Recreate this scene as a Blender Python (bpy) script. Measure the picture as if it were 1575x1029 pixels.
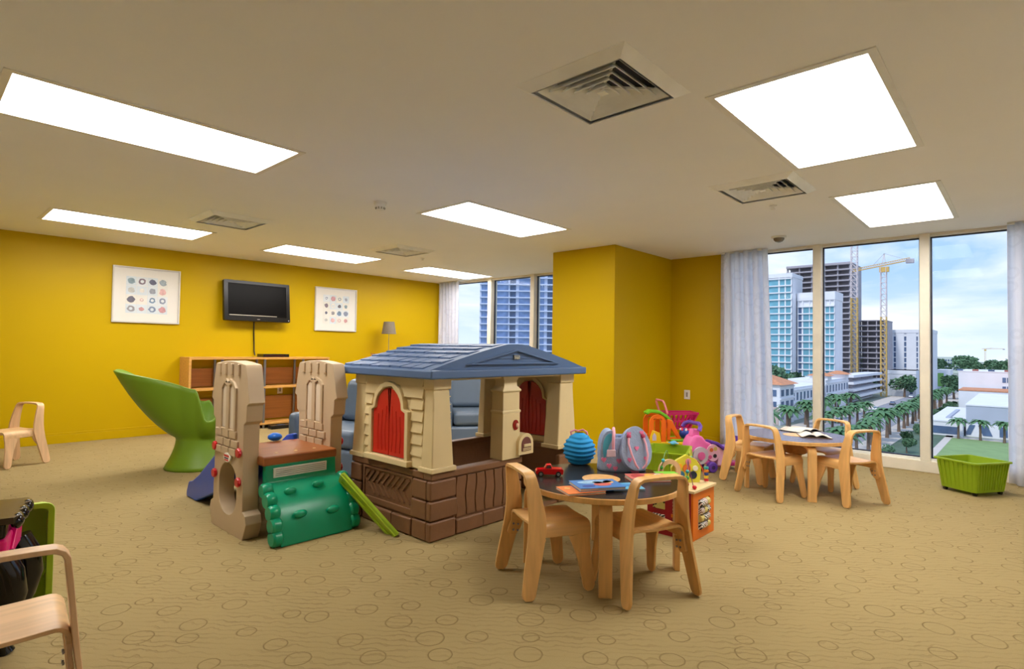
import bpy, math, random
import numpy as np
from mathutils import Vector, Matrix
from mathutils.geometry import tessellate_polygon
random.seed(7)
for o in list(bpy.data.objects): bpy.data.objects.remove(o)
S = bpy.context.scene
COL = S.collection
PI = math.pi
R = math.radians

# ---------------------------------------------------------------- camera
FPX, YAW, PITCH, ROLL = 863.5, .7417, .0256, -.0147
CAMZ, H = 1.192, 2.44
_f = np.array([math.cos(YAW)*math.cos(PITCH), math.sin(YAW)*math.cos(PITCH), math.sin(PITCH)])
_r = np.array([math.sin(YAW), -math.cos(YAW), 0.]); _d = np.cross(_f, _r)
_c, _s = math.cos(ROLL), math.sin(ROLL)
CR, CD = _c*_r+_s*_d, -_s*_r+_c*_d
cam = bpy.data.cameras.new('camera'); camo = bpy.data.objects.new('camera', cam); COL.objects.link(camo)
cam.sensor_width = 36; cam.lens = FPX/1575*36; cam.clip_end = 6000; cam.clip_start = .02
mw = Matrix.Identity(4)
for i in range(3):
    mw[i][0] = CR[i]; mw[i][1] = -CD[i]; mw[i][2] = -_f[i]
mw[2][3] = CAMZ
camo.matrix_world = mw
S.camera = camo
C0 = np.array([0, 0, CAMZ])
def ray(x, y): return CR*(x-787.5)/FPX + CD*(y-514.5)/FPX + _f
def onz(x, y, z=0.): d = ray(x, y); return Vector(C0+d*(z-CAMZ)/d[2])
def onx(x, y, X): d = ray(x, y); return Vector(C0+d*X/d[0])
def ony(x, y, Y): d = ray(x, y); return Vector(C0+d*Y/d[1])

# ---------------------------------------------------------------- view, sky, sun
S.view_settings.view_transform = 'Standard'; S.view_settings.look = 'None'
S.view_settings.gamma = 1; S.view_settings.use_curve_mapping = False
S.view_settings.exposure = 0.48
SKY_STRENGTH, SUN_STRENGTH, LAMP = 0.90, 1.6, 13.5
w = bpy.data.worlds.new('sky'); S.world = w; w.use_nodes = True
N, L = w.node_tree.nodes, w.node_tree.links; N.clear()
def nd(N, t, **k):
    n = N.new(t)
    for a, b in k.items():
        if a in n.inputs.keys(): n.inputs[a].default_value = b
        else: setattr(n, a, b)
    return n
tc = nd(N, 'ShaderNodeTexCoord'); sep = nd(N, 'ShaderNodeSeparateXYZ'); L.new(tc.outputs['Generated'], sep.inputs[0])
gr = nd(N, 'ShaderNodeValToRGB'); L.new(sep.outputs['Z'], gr.inputs[0])
e = gr.color_ramp.elements
e[0].position = 0.0; e[0].color = (.74, .84, .98, 1); e[1].position = .5; e[1].color = (.25, .45, .86, 1)
x = e.new(.12); x.color = (.40, .60, .95, 1)
mp = nd(N, 'ShaderNodeMapping'); mp.inputs['Scale'].default_value = (2.2, 2.2, 7.5); mp.inputs['Location'].default_value = (2.1, .9, .15)
L.new(tc.outputs['Generated'], mp.inputs[0])
nz = nd(N, 'ShaderNodeTexNoise', Scale=1.5, Detail=8., Roughness=.55, Distortion=.3); L.new(mp.outputs[0], nz.inputs['Vector'])
cr = nd(N, 'ShaderNodeValToRGB'); L.new(nz.outputs['Fac'], cr.inputs[0])
cr.color_ramp.elements[0].position = .45; cr.color_ramp.elements[0].color = (0, 0, 0, 1)
cr.color_ramp.elements[1].position = .66; cr.color_ramp.elements[1].color = (1, 1, 1, 1)
mx = nd(N, 'ShaderNodeMixRGB'); mx.inputs[2].default_value = (.97, .98, 1, 1)
L.new(cr.outputs[0], mx.inputs[0]); L.new(gr.outputs[0], mx.inputs[1])
bg = nd(N, 'ShaderNodeBackground', Strength=SKY_STRENGTH); L.new(mx.outputs[0], bg.inputs[0])
wo = nd(N, 'ShaderNodeOutputWorld'); L.new(bg.outputs[0], wo.inputs[0])
sl = bpy.data.lights.new('sun_offscreen', 'SUN'); sl.energy = SUN_STRENGTH; sl.angle = R(8); sl.color = (1, .96, .9)
so = bpy.data.objects.new('sun_offscreen', sl); COL.objects.link(so)
so.rotation_euler = Vector((.62, -.12, -.75)).to_track_quat('-Z', 'Y').to_euler()

# ---------------------------------------------------------------- materials
def lin(c):
    return tuple(((v/255)/12.92 if v <= 10 else (((v/255)+.055)/1.055)**2.4) for v in c)+(1.,)
MATS = {}
def mat(name, rgb, rough=.5, metal=0., vary=.06, scale=6., bump=0., bscale=None, spec=.5, stretch=None, emit=None):
    if name in MATS: return MATS[name]
    m = bpy.data.materials.new(name); m.use_nodes = True; MATS[name] = m
    N, L = m.node_tree.nodes, m.node_tree.links; b = N['Principled BSDF']
    b.inputs['Roughness'].default_value = rough; b.inputs['Metallic'].default_value = metal
    b.inputs['Specular IOR Level'].default_value = spec
    c = lin(rgb)
    tc = nd(N, 'ShaderNodeTexCoord'); mp = nd(N, 'ShaderNodeMapping'); L.new(tc.outputs['Object'], mp.inputs[0])
    if stretch: mp.inputs['Scale'].default_value = stretch
    nz = nd(N, 'ShaderNodeTexNoise', Scale=scale, Detail=4.); L.new(mp.outputs[0], nz.inputs['Vector'])
    cr = nd(N, 'ShaderNodeValToRGB'); L.new(nz.outputs['Fac'], cr.inputs[0])
    cr.color_ramp.elements[0].position = .3; cr.color_ramp.elements[1].position = .7
    cr.color_ramp.elements[0].color = tuple(v*(1-vary) for v in c[:3])+(1,)
    cr.color_ramp.elements[1].color = tuple(min(1, v*(1+vary)) for v in c[:3])+(1,)
    L.new(cr.outputs[0], b.inputs['Base Color'])
    if bump:
        n2 = nd(N, 'ShaderNodeTexNoise', Scale=bscale or scale*4, Detail=3.); L.new(mp.outputs[0], n2.inputs['Vector'])
        bp = nd(N, 'ShaderNodeBump', Strength=bump, Distance=.01); L.new(n2.outputs['Fac'], bp.inputs['Height']); L.new(bp.outputs[0], b.inputs['Normal'])
    if emit:
        b.inputs['Emission Color'].default_value = lin(rgb); b.inputs['Emission Strength'].default_value = emit
    return m
def wood(name, rgb, rough=.38, axis=0):
    st = [26, 26, 26]; st[axis] = 1.6
    return mat(name, rgb, rough, vary=.13, scale=1.3, stretch=tuple(st))
YEL = mat('yellow_wall_paint', (197, 163, 0), .42, vary=.015, scale=1.5, bump=.02, bscale=120, spec=.15)
CEIL = mat('ceiling_paint', (244, 244, 243), .8, vary=.01, scale=2)
PLAST = lambda n, c, r=.38: mat(n, c, r, vary=.03, scale=5)
BIRCH = wood('birch_ply', (226, 176, 108), .34, 2)
BIRCHX = wood('birch_ply_seat', (226, 178, 112), .34, 1)
PALEB = wood('pale_birch_ply', (224, 184, 140), .36, 2)
PALEBX = wood('pale_birch_seat', (226, 186, 138), .36, 0)
WHITE = mat('white_enamel', (232, 230, 222), .45)
FRAMEC = mat('window_frame_paint', (226, 218, 200), .45)
BLACK = mat('black_plastic', (18, 16, 16), .25)
STEEL = mat('brushed_steel', (150, 150, 155), .3, .9)
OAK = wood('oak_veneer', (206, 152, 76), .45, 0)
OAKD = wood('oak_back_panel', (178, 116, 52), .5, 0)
LIME = PLAST('lime_plastic', (166, 196, 40), .35)
TAN = PLAST('sand_plastic', (196, 172, 140), .45)
TANL = PLAST('sand_plastic_recess', (222, 206, 182), .45)
RED = PLAST('red_plastic', (200, 22, 34), .3)
CREAM = PLAST('cream_plastic', (222, 200, 150), .45)
BROWN = mat('brown_plastic', (126, 88, 58), .5, vary=.08, scale=9, bump=.15, bscale=30)
SLATE = PLAST('slate_blue_plastic', (80, 106, 146), .45)
GREYBL = mat('grey_blue_vinyl', (92, 108, 128), .4, vary=.03)
def glassmat():
    m = bpy.data.materials.new('window_glass'); m.use_nodes = True; N, L = m.node_tree.nodes, m.node_tree.links; N.clear()
    o = nd(N, 'ShaderNodeOutputMaterial'); t = nd(N, 'ShaderNodeBsdfTransparent'); t.inputs[0].default_value = (.97, .985, 1, 1)
    g = nd(N, 'ShaderNodeBsdfGlossy', Roughness=.02); lw = nd(N, 'ShaderNodeFresnel', IOR=1.12)
    mx = nd(N, 'ShaderNodeMixShader'); L.new(lw.outputs[0], mx.inputs[0]); L.new(t.outputs[0], mx.inputs[1]); L.new(g.outputs[0], mx.inputs[2]); L.new(mx.outputs[0], o.inputs[0])
    return m
GLASS = glassmat()
def trans(name, rgb, fac=.5, tr=.1, rough=.5, rings=False):
    m = bpy.data.materials.new(name); m.use_nodes = True; N, L = m.node_tree.nodes, m.node_tree.links; N.clear()
    o = nd(N, 'ShaderNodeOutputMaterial'); d = nd(N, 'ShaderNodeBsdfPrincipled', Roughness=rough); t = nd(N, 'ShaderNodeBsdfTranslucent'); p = nd(N, 'ShaderNodeBsdfTransparent')
    d.inputs['Base Color'].default_value = lin(rgb); t.inputs[0].default_value = lin(rgb)
    a = nd(N, 'ShaderNodeMixShader'); a.inputs[0].default_value = fac; b = nd(N, 'ShaderNodeMixShader'); b.inputs[0].default_value = tr
    if rings:
        tc = nd(N, 'ShaderNodeTexCoord'); mp = nd(N, 'ShaderNodeMapping'); mp.inputs['Scale'].default_value = (0, 1, 1); L.new(tc.outputs['Object'], mp.inputs[0])
        v = nd(N, 'ShaderNodeTexVoronoi', Scale=7.); L.new(mp.outputs[0], v.inputs['Vector'])
        s = nd(N, 'ShaderNodeMath', operation='SUBTRACT'); s.inputs[1].default_value = .36; L.new(v.outputs['Distance'], s.inputs[0])
        ab = nd(N, 'ShaderNodeMath', operation='ABSOLUTE'); L.new(s.outputs[0], ab.inputs[0])
        lt = nd(N, 'ShaderNodeMath', operation='LESS_THAN'); lt.inputs[1].default_value = .07; L.new(ab.outputs[0], lt.inputs[0])
        ml = nd(N, 'ShaderNodeMath', operation='MULTIPLY_ADD'); ml.inputs[1].default_value = .05; ml.inputs[2].default_value = tr; L.new(lt.outputs[0], ml.inputs[0]); L.new(ml.outputs[0], b.inputs[0])
    L.new(d.outputs[0], a.inputs[1]); L.new(t.outputs[0], a.inputs[2]); L.new(a.outputs[0], b.inputs[1]); L.new(p.outputs[0], b.inputs[2]); L.new(b.outputs[0], o.inputs[0])
    return m
SHEER = trans('sheer_white_cloth', (250, 250, 255), .72, .2, .9, True)
LIMET = trans('translucent_lime_plastic', (172, 200, 40), .35, .04, .4)

# ---------------------------------------------------------------- mesh helpers
class MB:
    def __init__(s): s.v = []; s.f = []
    def add(s, vs, fs):
        n = len(s.v); s.v += [tuple(q) for q in vs]; s.f += [tuple(i+n for i in f) for f in fs]; return s
    def box(s, x0, x1, y0, y1, z0, z1):
        return s.add([(x0, y0, z0), (x1, y0, z0), (x1, y1, z0), (x0, y1, z0), (x0, y0, z1), (x1, y0, z1), (x1, y1, z1), (x0, y1, z1)],
                     [(3, 2, 1, 0), (4, 5, 6, 7), (0, 1, 5, 4), (1, 2, 6, 5), (2, 3, 7, 6), (3, 0, 4, 7)])
    def hexa(s, b, t):      # two quads, bottom and top
        return s.add(list(b)+list(t), [(3, 2, 1, 0), (4, 5, 6, 7), (0, 1, 5, 4), (1, 2, 6, 5), (2, 3, 7, 6), (3, 0, 4, 7)])
    def bar(s, a, b, w, h=None):
        a, b = Vector(a), Vector(b); h = h or w; d = (b-a).normalized()
        up = Vector((0, 0, 1)) if abs(d.z) < .95 else Vector((1, 0, 0)); p = d.cross(up).normalized()*w/2; q = p.cross(d).normalized()*h/2
        return s.hexa([a-p-q, a+p-q, a+p+q, a-p+q], [b-p-q, b+p-q, b+p+q, b-p+q])
    def tube(s, pts, r, n=8, closed=False):
        pts = [Vector(p) for p in pts]; m = len(pts); vs = []; fs = []; pu = None
        for i, p in enumerate(pts):
            d = (pts[(i+1) % m]-pts[i-1]) if closed else (pts[min(i+1, m-1)]-pts[max(i-1, 0)])
            d.normalize()
            if pu is None: pu = d.orthogonal().normalized()
            pu = (pu-d*pu.dot(d)).normalized(); qv = d.cross(pu); rr = r[i] if isinstance(r, (list, tuple)) else r
            for k in range(n):
                a = 2*PI*k/n; vs.append(p+(pu*math.cos(a)+qv*math.sin(a))*rr)
        for i in range(m if closed else m-1):
            j = (i+1) % m
            for k in range(n): fs.append((i*n+k, i*n+(k+1) % n, j*n+(k+1) % n, j*n+k))
        if not closed: fs += [tuple(reversed(range(n))), tuple((m-1)*n+k for k in range(n))]
        return s.add(vs, fs)
    def lathe(s, prof, n=24, c=(0, 0, 0), sx=1, sy=1, axis='z'):
        vs = []; fs = []; m = len(prof)
        for r, z in prof:
            for k in range(n):
                a = 2*PI*k/n; p = (r*math.cos(a)*sx, r*math.sin(a)*sy, z)
                if axis == 'x': p = (p[2], p[0], p[1])
                if axis == 'y': p = (p[1], p[2], p[0])
                vs.append((p[0]+c[0], p[1]+c[1], p[2]+c[2]))
        for i in range(m-1):
            for k in range(n): fs.append((i*n+k, i*n+(k+1) % n, (i+1)*n+(k+1) % n, (i+1)*n+k))
        fs += [tuple(reversed(range(n))), tuple((m-1)*n+k for k in range(n))]
        return s.add(vs, fs)
    def ball(s, c, r, n=12, axis='z'):
        rx, ry, rz = r if isinstance(r, (tuple, list)) else (r, r, r); m = max(6, n//2+1)
        vs = []; fs = []
        for i in range(m+1):
            t = PI*i/m
            for k in range(n):
                a = 2*PI*k/n; vs.append((c[0]+rx*math.sin(t)*math.cos(a), c[1]+ry*math.sin(t)*math.sin(a), c[2]-rz*math.cos(t)))
        for i in range(m):
            for k in range(n): fs.append((i*n+k, i*n+(k+1) % n, (i+1)*n+(k+1) % n, (i+1)*n+k))
        return s.add(vs, fs)
    def ribbon(s, pts, wid, th, wdir=(0, 1, 0)):
        pts = [Vector(p) for p in pts]; m = len(pts); vs = []; wd0 = Vector(wdir).normalized()
        for i, p in enumerate(pts):
            d = (pts[min(i+1, m-1)]-pts[max(i-1, 0)]).normalized(); wd = (wd0-d*wd0.dot(d)).normalized(); nn = d.cross(wd)
            ww = (wid[i] if isinstance(wid, (list, tuple)) else wid)/2
            vs += [p-wd*ww-nn*th/2, p+wd*ww-nn*th/2, p+wd*ww+nn*th/2, p-wd*ww+nn*th/2]
        fs = [(3, 2, 1, 0), tuple((m-1)*4+k for k in range(4))]
        for i in range(m-1):
            for k in range(4): fs.append((i*4+k, i*4+(k+1) % 4, i*4+4+(k+1) % 4, i*4+4+k))
        return s.add(vs, fs)
    def prism(s, poly, plane, a0, a1, holes=()):
        loops = [list(poly)]+[list(h) for h in holes]
        tri = tessellate_polygon([[Vector((p[0], p[1], 0)) for p in l] for l in loops])
        flat = [p for l in loops for p in l]
        def P(p, a): return {'xy': (p[0], p[1], a), 'yz': (a, p[0], p[1]), 'xz': (p[0], a, p[1])}[plane]
        n = len(flat); vs = [P(p, a0) for p in flat]+[P(p, a1) for p in flat]
        fs = []
        for t in tri:
            p = [flat[i] for i in t]; ar = (p[1][0]-p[0][0])*(p[2][1]-p[0][1])-(p[2][0]-p[0][0])*(p[1][1]-p[0][1])
            t = tuple(t) if ar > 0 else tuple(reversed(t))
            fs.append(tuple(reversed(t))); fs.append(tuple(i+n for i in t))
        k = 0
        for l in loops:
            m = len(l)
            for i in range(m): a, b = k+i, k+(i+1) % m; fs.append((a, b, b+n, a+n))
            k += m
        return s.add(vs, fs)
    def grid(s, fn, nu, nv, cu=False):
        vs = [fn(i/nu, j/nv) for j in range(nv+1) for i in range(nu+1)]
        return s.add(vs, [(j*(nu+1)+i, j*(nu+1)+i+1, (j+1)*(nu+1)+i+1, (j+1)*(nu+1)+i) for j in range(nv) for i in range(nu)])
    def mesh(s, name):
        me = bpy.data.meshes.new(name); me.from_pydata(s.v, [], s.f); me.validate(); me.update()
        import bmesh
        bm = bmesh.new(); bm.from_mesh(me); bmesh.ops.remove_doubles(bm, verts=bm.verts, dist=1e-6); bmesh.ops.recalc_face_normals(bm, faces=bm.faces); bm.to_mesh(me); bm.free()
        return me
    def build(s, name, m, parent=None, bevel=0., seg=2, smooth=None, solid=0., sub=0, **tags):
        me = s.mesh(name); o = bpy.data.objects.new(name, me); COL.objects.link(o); me.materials.append(m)
        if smooth: me.polygons.foreach_set('use_smooth', [True]*len(me.polygons)); me.set_sharp_from_angle(angle=R(smooth if smooth is not True else 40))
        if solid: k = o.modifiers.new('solid', 'SOLIDIFY'); k.thickness = solid; k.offset = 0
        if sub: k = o.modifiers.new('sub', 'SUBSURF'); k.levels = sub; k.render_levels = sub
        if bevel:
            k = o.modifiers.new('bevel', 'BEVEL'); k.width = bevel; k.segments = seg; k.limit_method = 'ANGLE'; k.angle_limit = R(35); k.harden_normals = False
            me.polygons.foreach_set('use_smooth', [True]*len(me.polygons)); me.set_sharp_from_angle(angle=R(38))
            if seg >= 2: k.harden_normals = True
        if parent: o.parent = parent
        tag(o, **tags); return o
def tag(o, label=None, cat=None, group=None, kind=None):
    if label: o['label'] = label
    if cat: o['category'] = cat
    if group: o['group'] = group
    if kind: o['kind'] = kind
    return o
def thing(name, label=None, cat=None, loc=(0, 0, 0), rz=0, group=None, kind=None, rot=None):
    o = bpy.data.objects.new(name, None); COL.objects.link(o); o.location = loc; o.rotation_euler = rot or (0, 0, rz); o.empty_display_size = .1
    return tag(o, label, cat, group, kind)
def inst(src, parent=None, loc=None, rz=None):
    c = src.copy(); COL.objects.link(c); c.parent = parent
    if loc is not None: c.location = loc
    if rz is not None: c.rotation_euler = (0, 0, rz)
    return c
def copy_tree(o, parent=None):
    c = inst(o, parent)
    for ch in list(o.children): copy_tree(ch, c)
    return c
def arc(cx, cy, r, a0, a1, n):
    return [(cx+r*math.cos(R(a0+(a1-a0)*i/n)), cy+r*math.sin(R(a0+(a1-a0)*i/n))) for i in range(n+1)]
def rrect(x0, x1, y0, y1, r, n=4):
    return arc(x1-r, y0+r, r, -90, 0, n)+arc(x1-r, y1-r, r, 0, 90, n)+arc(x0+r, y1-r, r, 90, 180, n)+arc(x0+r, y0+r, r, 180, 270, n)
B = MB
def lettering(txt, size, m, parent, loc, rot):
    c = bpy.data.curves.new('lettering', 'FONT'); c.body = txt; c.size = size; c.extrude = .0006; c.align_x = 'CENTER'; c.align_y = 'CENTER'
    tmp = bpy.data.objects.new('tmp_text', c); COL.objects.link(tmp); bpy.context.view_layer.update()
    me = bpy.data.meshes.new_from_object(tmp.evaluated_get(bpy.context.evaluated_depsgraph_get())); bpy.data.objects.remove(tmp)
    me.materials.clear(); me.materials.append(m); o = bpy.data.objects.new('lettering', me); COL.objects.link(o); o.parent = parent; o.location = loc; o.rotation_euler = rot; return o

# ================================================================ STRUCTURE
XM, YM, YB = -1.9, -1.6, 8.41        # unseen west and south walls, back wall
XW = 7.08                            # window plane
def carpet():
    m = bpy.data.materials.new('patterned_carpet'); m.use_nodes = True; N, L = m.node_tree.nodes, m.node_tree.links; b = N['Principled BSDF']
    b.inputs['Roughness'].default_value = .95; b.inputs['Specular IOR Level'].default_value = .15
    tc = nd(N, 'ShaderNodeTexCoord')
    mp = nd(N, 'ShaderNodeMapping'); L.new(tc.outputs['Object'], mp.inputs[0]); mp.inputs['Rotation'].default_value = (0, 0, R(50))
    wv = nd(N, 'ShaderNodeTexWave', Scale=8.5, Distortion=6., Detail=2.); wv.inputs['Detail Scale'].default_value = 1.6; wv.bands_direction = 'Y'; L.new(mp.outputs[0], wv.inputs['Vector'])
    r1 = nd(N, 'ShaderNodeValToRGB'); L.new(wv.outputs['Fac'], r1.inputs[0]); r1.color_ramp.elements[0].position = .02; r1.color_ramp.elements[1].position = .22
    nm = nd(N, 'ShaderNodeTexNoise', Scale=5., Detail=2.); L.new(tc.outputs['Object'], nm.inputs['Vector'])
    rm = nd(N, 'ShaderNodeMath', operation='MULTIPLY_ADD'); rm.inputs[1].default_value = -1.6; rm.inputs[2].default_value = 1.45; L.new(nm.outputs['Fac'], rm.inputs[0])
    mxl = nd(N, 'ShaderNodeMath', operation='MAXIMUM', use_clamp=True); L.new(r1.outputs[0], mxl.inputs[0]); L.new(rm.outputs[0], mxl.inputs[1])
    dn = nd(N, 'ShaderNodeTexNoise', Scale=24., Detail=1.); L.new(tc.outputs['Object'], dn.inputs['Vector'])
    dm = nd(N, 'ShaderNodeVectorMath', operation='MULTIPLY_ADD'); dm.inputs[1].default_value = (.008, .008, 0); L.new(dn.outputs['Color'], dm.inputs[0]); L.new(tc.outputs['Object'], dm.inputs[2])
    v = nd(N, 'ShaderNodeTexVoronoi', Scale=5.0, Randomness=.62); v.voronoi_dimensions = '2D'; L.new(dm.outputs[0], v.inputs['Vector'])
    sp = nd(N, 'ShaderNodeSeparateColor'); L.new(v.outputs['Color'], sp.inputs[0])
    rad = nd(N, 'ShaderNodeMath', operation='MULTIPLY_ADD'); rad.inputs[1].default_value = .13; rad.inputs[2].default_value = .17; L.new(sp.outputs[0], rad.inputs[0])
    sb = nd(N, 'ShaderNodeMath', operation='SUBTRACT'); L.new(v.outputs['Distance'], sb.inputs[0]); L.new(rad.outputs[0], sb.inputs[1])
    ab = nd(N, 'ShaderNodeMath', operation='ABSOLUTE'); L.new(sb.outputs[0], ab.inputs[0])
    rg = nd(N, 'ShaderNodeMapRange'); rg.inputs['From Min'].default_value = .002; rg.inputs['From Max'].default_value = .022; L.new(ab.outputs[0], rg.inputs['Value'])
    ht = nd(N, 'ShaderNodeMath', operation='MULTIPLY'); L.new(mxl.outputs[0], ht.inputs[0]); L.new(rg.outputs[0], ht.inputs[1])
    mx = nd(N, 'ShaderNodeMixRGB'); mx.inputs[1].default_value = lin((146, 125, 82)); mx.inputs[2].default_value = lin((168, 147, 101)); L.new(ht.outputs[0], mx.inputs[0])
    fn = nd(N, 'ShaderNodeTexNoise', Scale=220., Detail=2.); L.new(tc.outputs['Object'], fn.inputs['Vector'])
    m2 = nd(N, 'ShaderNodeMixRGB', blend_type='MULTIPLY'); m2.inputs[0].default_value = .22; L.new(mx.outputs[0], m2.inputs[1]); L.new(fn.outputs['Fac'], m2.inputs[2])
    g = nd(N, 'ShaderNodeGamma'); g.inputs[1].default_value = 1.0; L.new(m2.outputs[0], g.inputs[0]); L.new(g.outputs[0], b.inputs['Base Color'])
    bp = nd(N, 'ShaderNodeBump', Strength=.5, Distance=.008); L.new(ht.outputs[0], bp.inputs['Height']); L.new(bp.outputs[0], b.inputs['Normal'])
    return m
B().box(XM-.2, XW+.18, YM-.2, YB+.2, -.25, 0).build('floor', carpet(), kind='structure')

# ceiling with openings for the lights and the vents
LW, LD = 1.385, .645
LIGHTS = [(2.67+LW/2, .475+LD/2), (5.01+LW/2, .475+LD/2), (.32+LW/2, 3.455+LD/2), (.94+LW/2, 6.68+LD/2), (3.20+LW/2, 6.74+LD/2), (3.245+LW/2, 3.495+LD/2), (5.50+LW/2, 6.80+LD/2)]
VW = .60
VENTS = [(1.94+VW/2, 1.185+VW/2), (4.10+VW/2, 1.17+VW/2), (1.91+VW/2, 5.56+VW/2), (4.03+VW/2, 5.60+VW/2)]
rects = [(cx-LW/2-.02, cx+LW/2+.02, cy-LD/2-.02, cy+LD/2+.02) for cx, cy in LIGHTS]+[(cx-.26, cx+.26, cy-.26, cy+.26) for cx, cy in VENTS]
xs = sorted({XM-.2, XW+.18}|{r[i] for r in rects for i in (0, 1)}); ys = sorted({YM-.2, YB+.2}|{r[i] for r in rects for i in (2, 3)})
cb = B()
idx = {(i, j): j*len(xs)+i for j in range(len(ys)) for i in range(len(xs))}
fs = []
for j in range(len(ys)-1):
    for i in range(len(xs)-1):
        mxx, myy = (xs[i]+xs[i+1])/2, (ys[j]+ys[j+1])/2
        if not any(r[0] < mxx < r[1] and r[2] < myy < r[3] for r in rects): fs.append((idx[i, j], idx[i+1, j], idx[i+1, j+1], idx[i, j+1]))
cb.add([(xx, yy, H) for yy in ys for xx in xs], fs)
cb.box(XM-.2, XW+.18, YM-.2, YB+.2, H+.25, H+.4)
cb.build('ceiling', CEIL, kind='structure')
B().box(XM-.2, XW+.2, YB, YB+.2, 0, H+.25).build('wall_back', YEL, kind='structure')
bb = B().box(XM, XW, YB-.014, YB, 0, .10)
bb.box(XM, XW, YB-.008, YB, .10, .125); bb.build('baseboard_back', YEL, bevel=.004, kind='structure')
WALLW = mat('white_wall', (236, 236, 236), .7, vary=.02)  # unseen walls: white chosen to bounce neutral light into the room
B().box(XM-.2, XM, YM-.2, YB+.2, 0, H+.25).build('wall_left', WALLW, kind='structure')
B().box(XM-.2, XW+.18, YM-.2, YM, 0, H+.25).build('wall_front', WALLW, kind='structure')
B().box(5.66, XW+.1, 3.56, 4.49, 0, H).build('wall_column', YEL, bevel=.006, kind='structure')
bb = B().box(5.648, 5.66, 3.548, 4.502, 0, .10).box(5.648, XW, 3.548, 3.56, 0, .10); bb.build('baseboard_column', YEL, bevel=.003, kind='structure')
wr = B().box(XW, XW+.2, 2.86, 3.56, 0, H+.25).box(XW, XW+.2, YM, -.45, 0, H+.25).box(XW, XW+.2, 8.36, YB, 0, H+.25)
wr.build('wall_right', YEL, kind='structure')
B().box(XW-.012, XW, 2.86, 3.548, 0, .10).build('baseboard_right', YEL, bevel=.003, kind='structure')
GASK = mat('dark_gasket', (20, 24, 44), .4)
def window(name, y0, y1, mulls):
    t = thing(name, kind='structure')
    B().box(XW+.0, XW+.16, y0, y1, 0, .115).build('sill', FRAMEC, t, bevel=.006)
    B().box(XW+.04, XW+.16, y0, y1, .115, .135).build('bottom_bead', WHITE, t)
    B().box(XW+.02, XW+.16, y0, y1, H-.03, H+.2).build('head_frame', FRAMEC, t, bevel=.004)
    edges = [y0]+[m for m in mulls]+[y1]
    for ym in [y0+.04]+mulls+[y1-.04]:
        B().box(XW+.0, XW+.16, ym-.043, ym+.043, .115, H).build('mullion', FRAMEC, t, bevel=.005)
    for a, b in zip(edges[:-1], edges[1:]):
        a += .043; b -= .043
        gk = B().prism([(a, .135), (b, .135), (b, H-.03), (a, H-.03)], 'yz', XW+.085, XW+.115, [[(a+.012, .147), (b-.012, .147), (b-.012, H-.042), (a+.012, H-.042)]])
        gk.build('gasket', GASK, t)
        B().box(XW+.096, XW+.104, a+.006, b-.006, .141, H-.036).build('pane', GLASS, t)
    return t
window('window_1', 4.49, 8.36, [5.12, 6.05, 7.05])
window('window_2', -.45, 2.86, [.765, 1.765])

# ================================================================ CEILING FITTINGS
def lampmat():
    m = bpy.data.materials.new('lit_diffuser'); m.use_nodes = True; N, L = m.node_tree.nodes, m.node_tree.links; N.clear()
    o = nd(N, 'ShaderNodeOutputMaterial'); em = nd(N, 'ShaderNodeEmission')
    tc = nd(N, 'ShaderNodeTexCoord'); sp = nd(N, 'ShaderNodeSeparateXYZ'); L.new(tc.outputs['Object'], sp.inputs[0])
    k = nd(N, 'ShaderNodeMath', operation='MULTIPLY'); k.inputs[1].default_value = 2*PI*3/LD; L.new(sp.outputs['Y'], k.inputs[0])
    c = nd(N, 'ShaderNodeMath', operation='COSINE'); L.new(k.outputs[0], c.inputs[0])
    mr = nd(N, 'ShaderNodeMapRange'); mr.inputs['From Min'].default_value = -1; mr.inputs['From Max'].default_value = 1; L.new(c.outputs[0], mr.inputs['Value'])
    mr.inputs['To Min'].default_value = LAMP*.62; mr.inputs['To Max'].default_value = LAMP*1.38
    mx = nd(N, 'ShaderNodeMapRange'); mx.inputs['From Min'].default_value = -1; mx.inputs['From Max'].default_value = 1; L.new(c.outputs[0], mx.inputs['Value'])
    em.inputs[0].default_value = (1, .96, .91, 1); L.new(mr.outputs[0], em.inputs[1]); L.new(em.outputs[0], o.inputs[0]); return m
LAMPM = lampmat()
def make_light():
    t = thing('ceiling_light')
    x, y, fl = LW/2, LD/2, .035
    f = B().prism([(-x-fl, -y-fl), (x+fl, -y-fl), (x+fl, y+fl), (-x-fl, y+fl)], 'xy', -.006, .004, [[(-x, -y), (x, -y), (x, y), (-x, y)]])
    f.prism([(-x-.012, -y-.012), (x+.012, -y-.012), (x+.012, y+.012), (-x-.012, y+.012)], 'xy', .004, .05, [[(-x, -y), (x, -y), (x, y), (-x, y)]])
    f.build('frame', WHITE, t)
    B().box(-x+.001, x-.001, -y+.001, y-.001, .028, .034).build('diffuser', LAMPM, t)
    B().box(-x-.015, x+.015, -y-.015, y+.015, .051, .12).build('housing', WHITE, t)
    return t
LLAB = ['lit ceiling panel light beside the square air vent above the black round table', 'lit ceiling panel light above the purple-grey table by the large window', 'lit ceiling panel light above the beige climber',
        'lit ceiling panel light above the green sculptural chair by the yellow wall', 'lit ceiling panel light in front of the television', 'lit ceiling panel light above the playhouse roof', 'lit ceiling panel light in the corner beside the far curtain']
proto = make_light()
for i, (cx, cy) in enumerate(LIGHTS):
    o = proto if i == 0 else copy_tree(proto)
    o.location = (cx, cy, H); tag(o, LLAB[i], 'ceiling light', 'ceiling panel lights')
DARK = mat('dark_duct', (70, 70, 78), .8)
VENTM = mat('vent_enamel', (246, 246, 242), .4)
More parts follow.
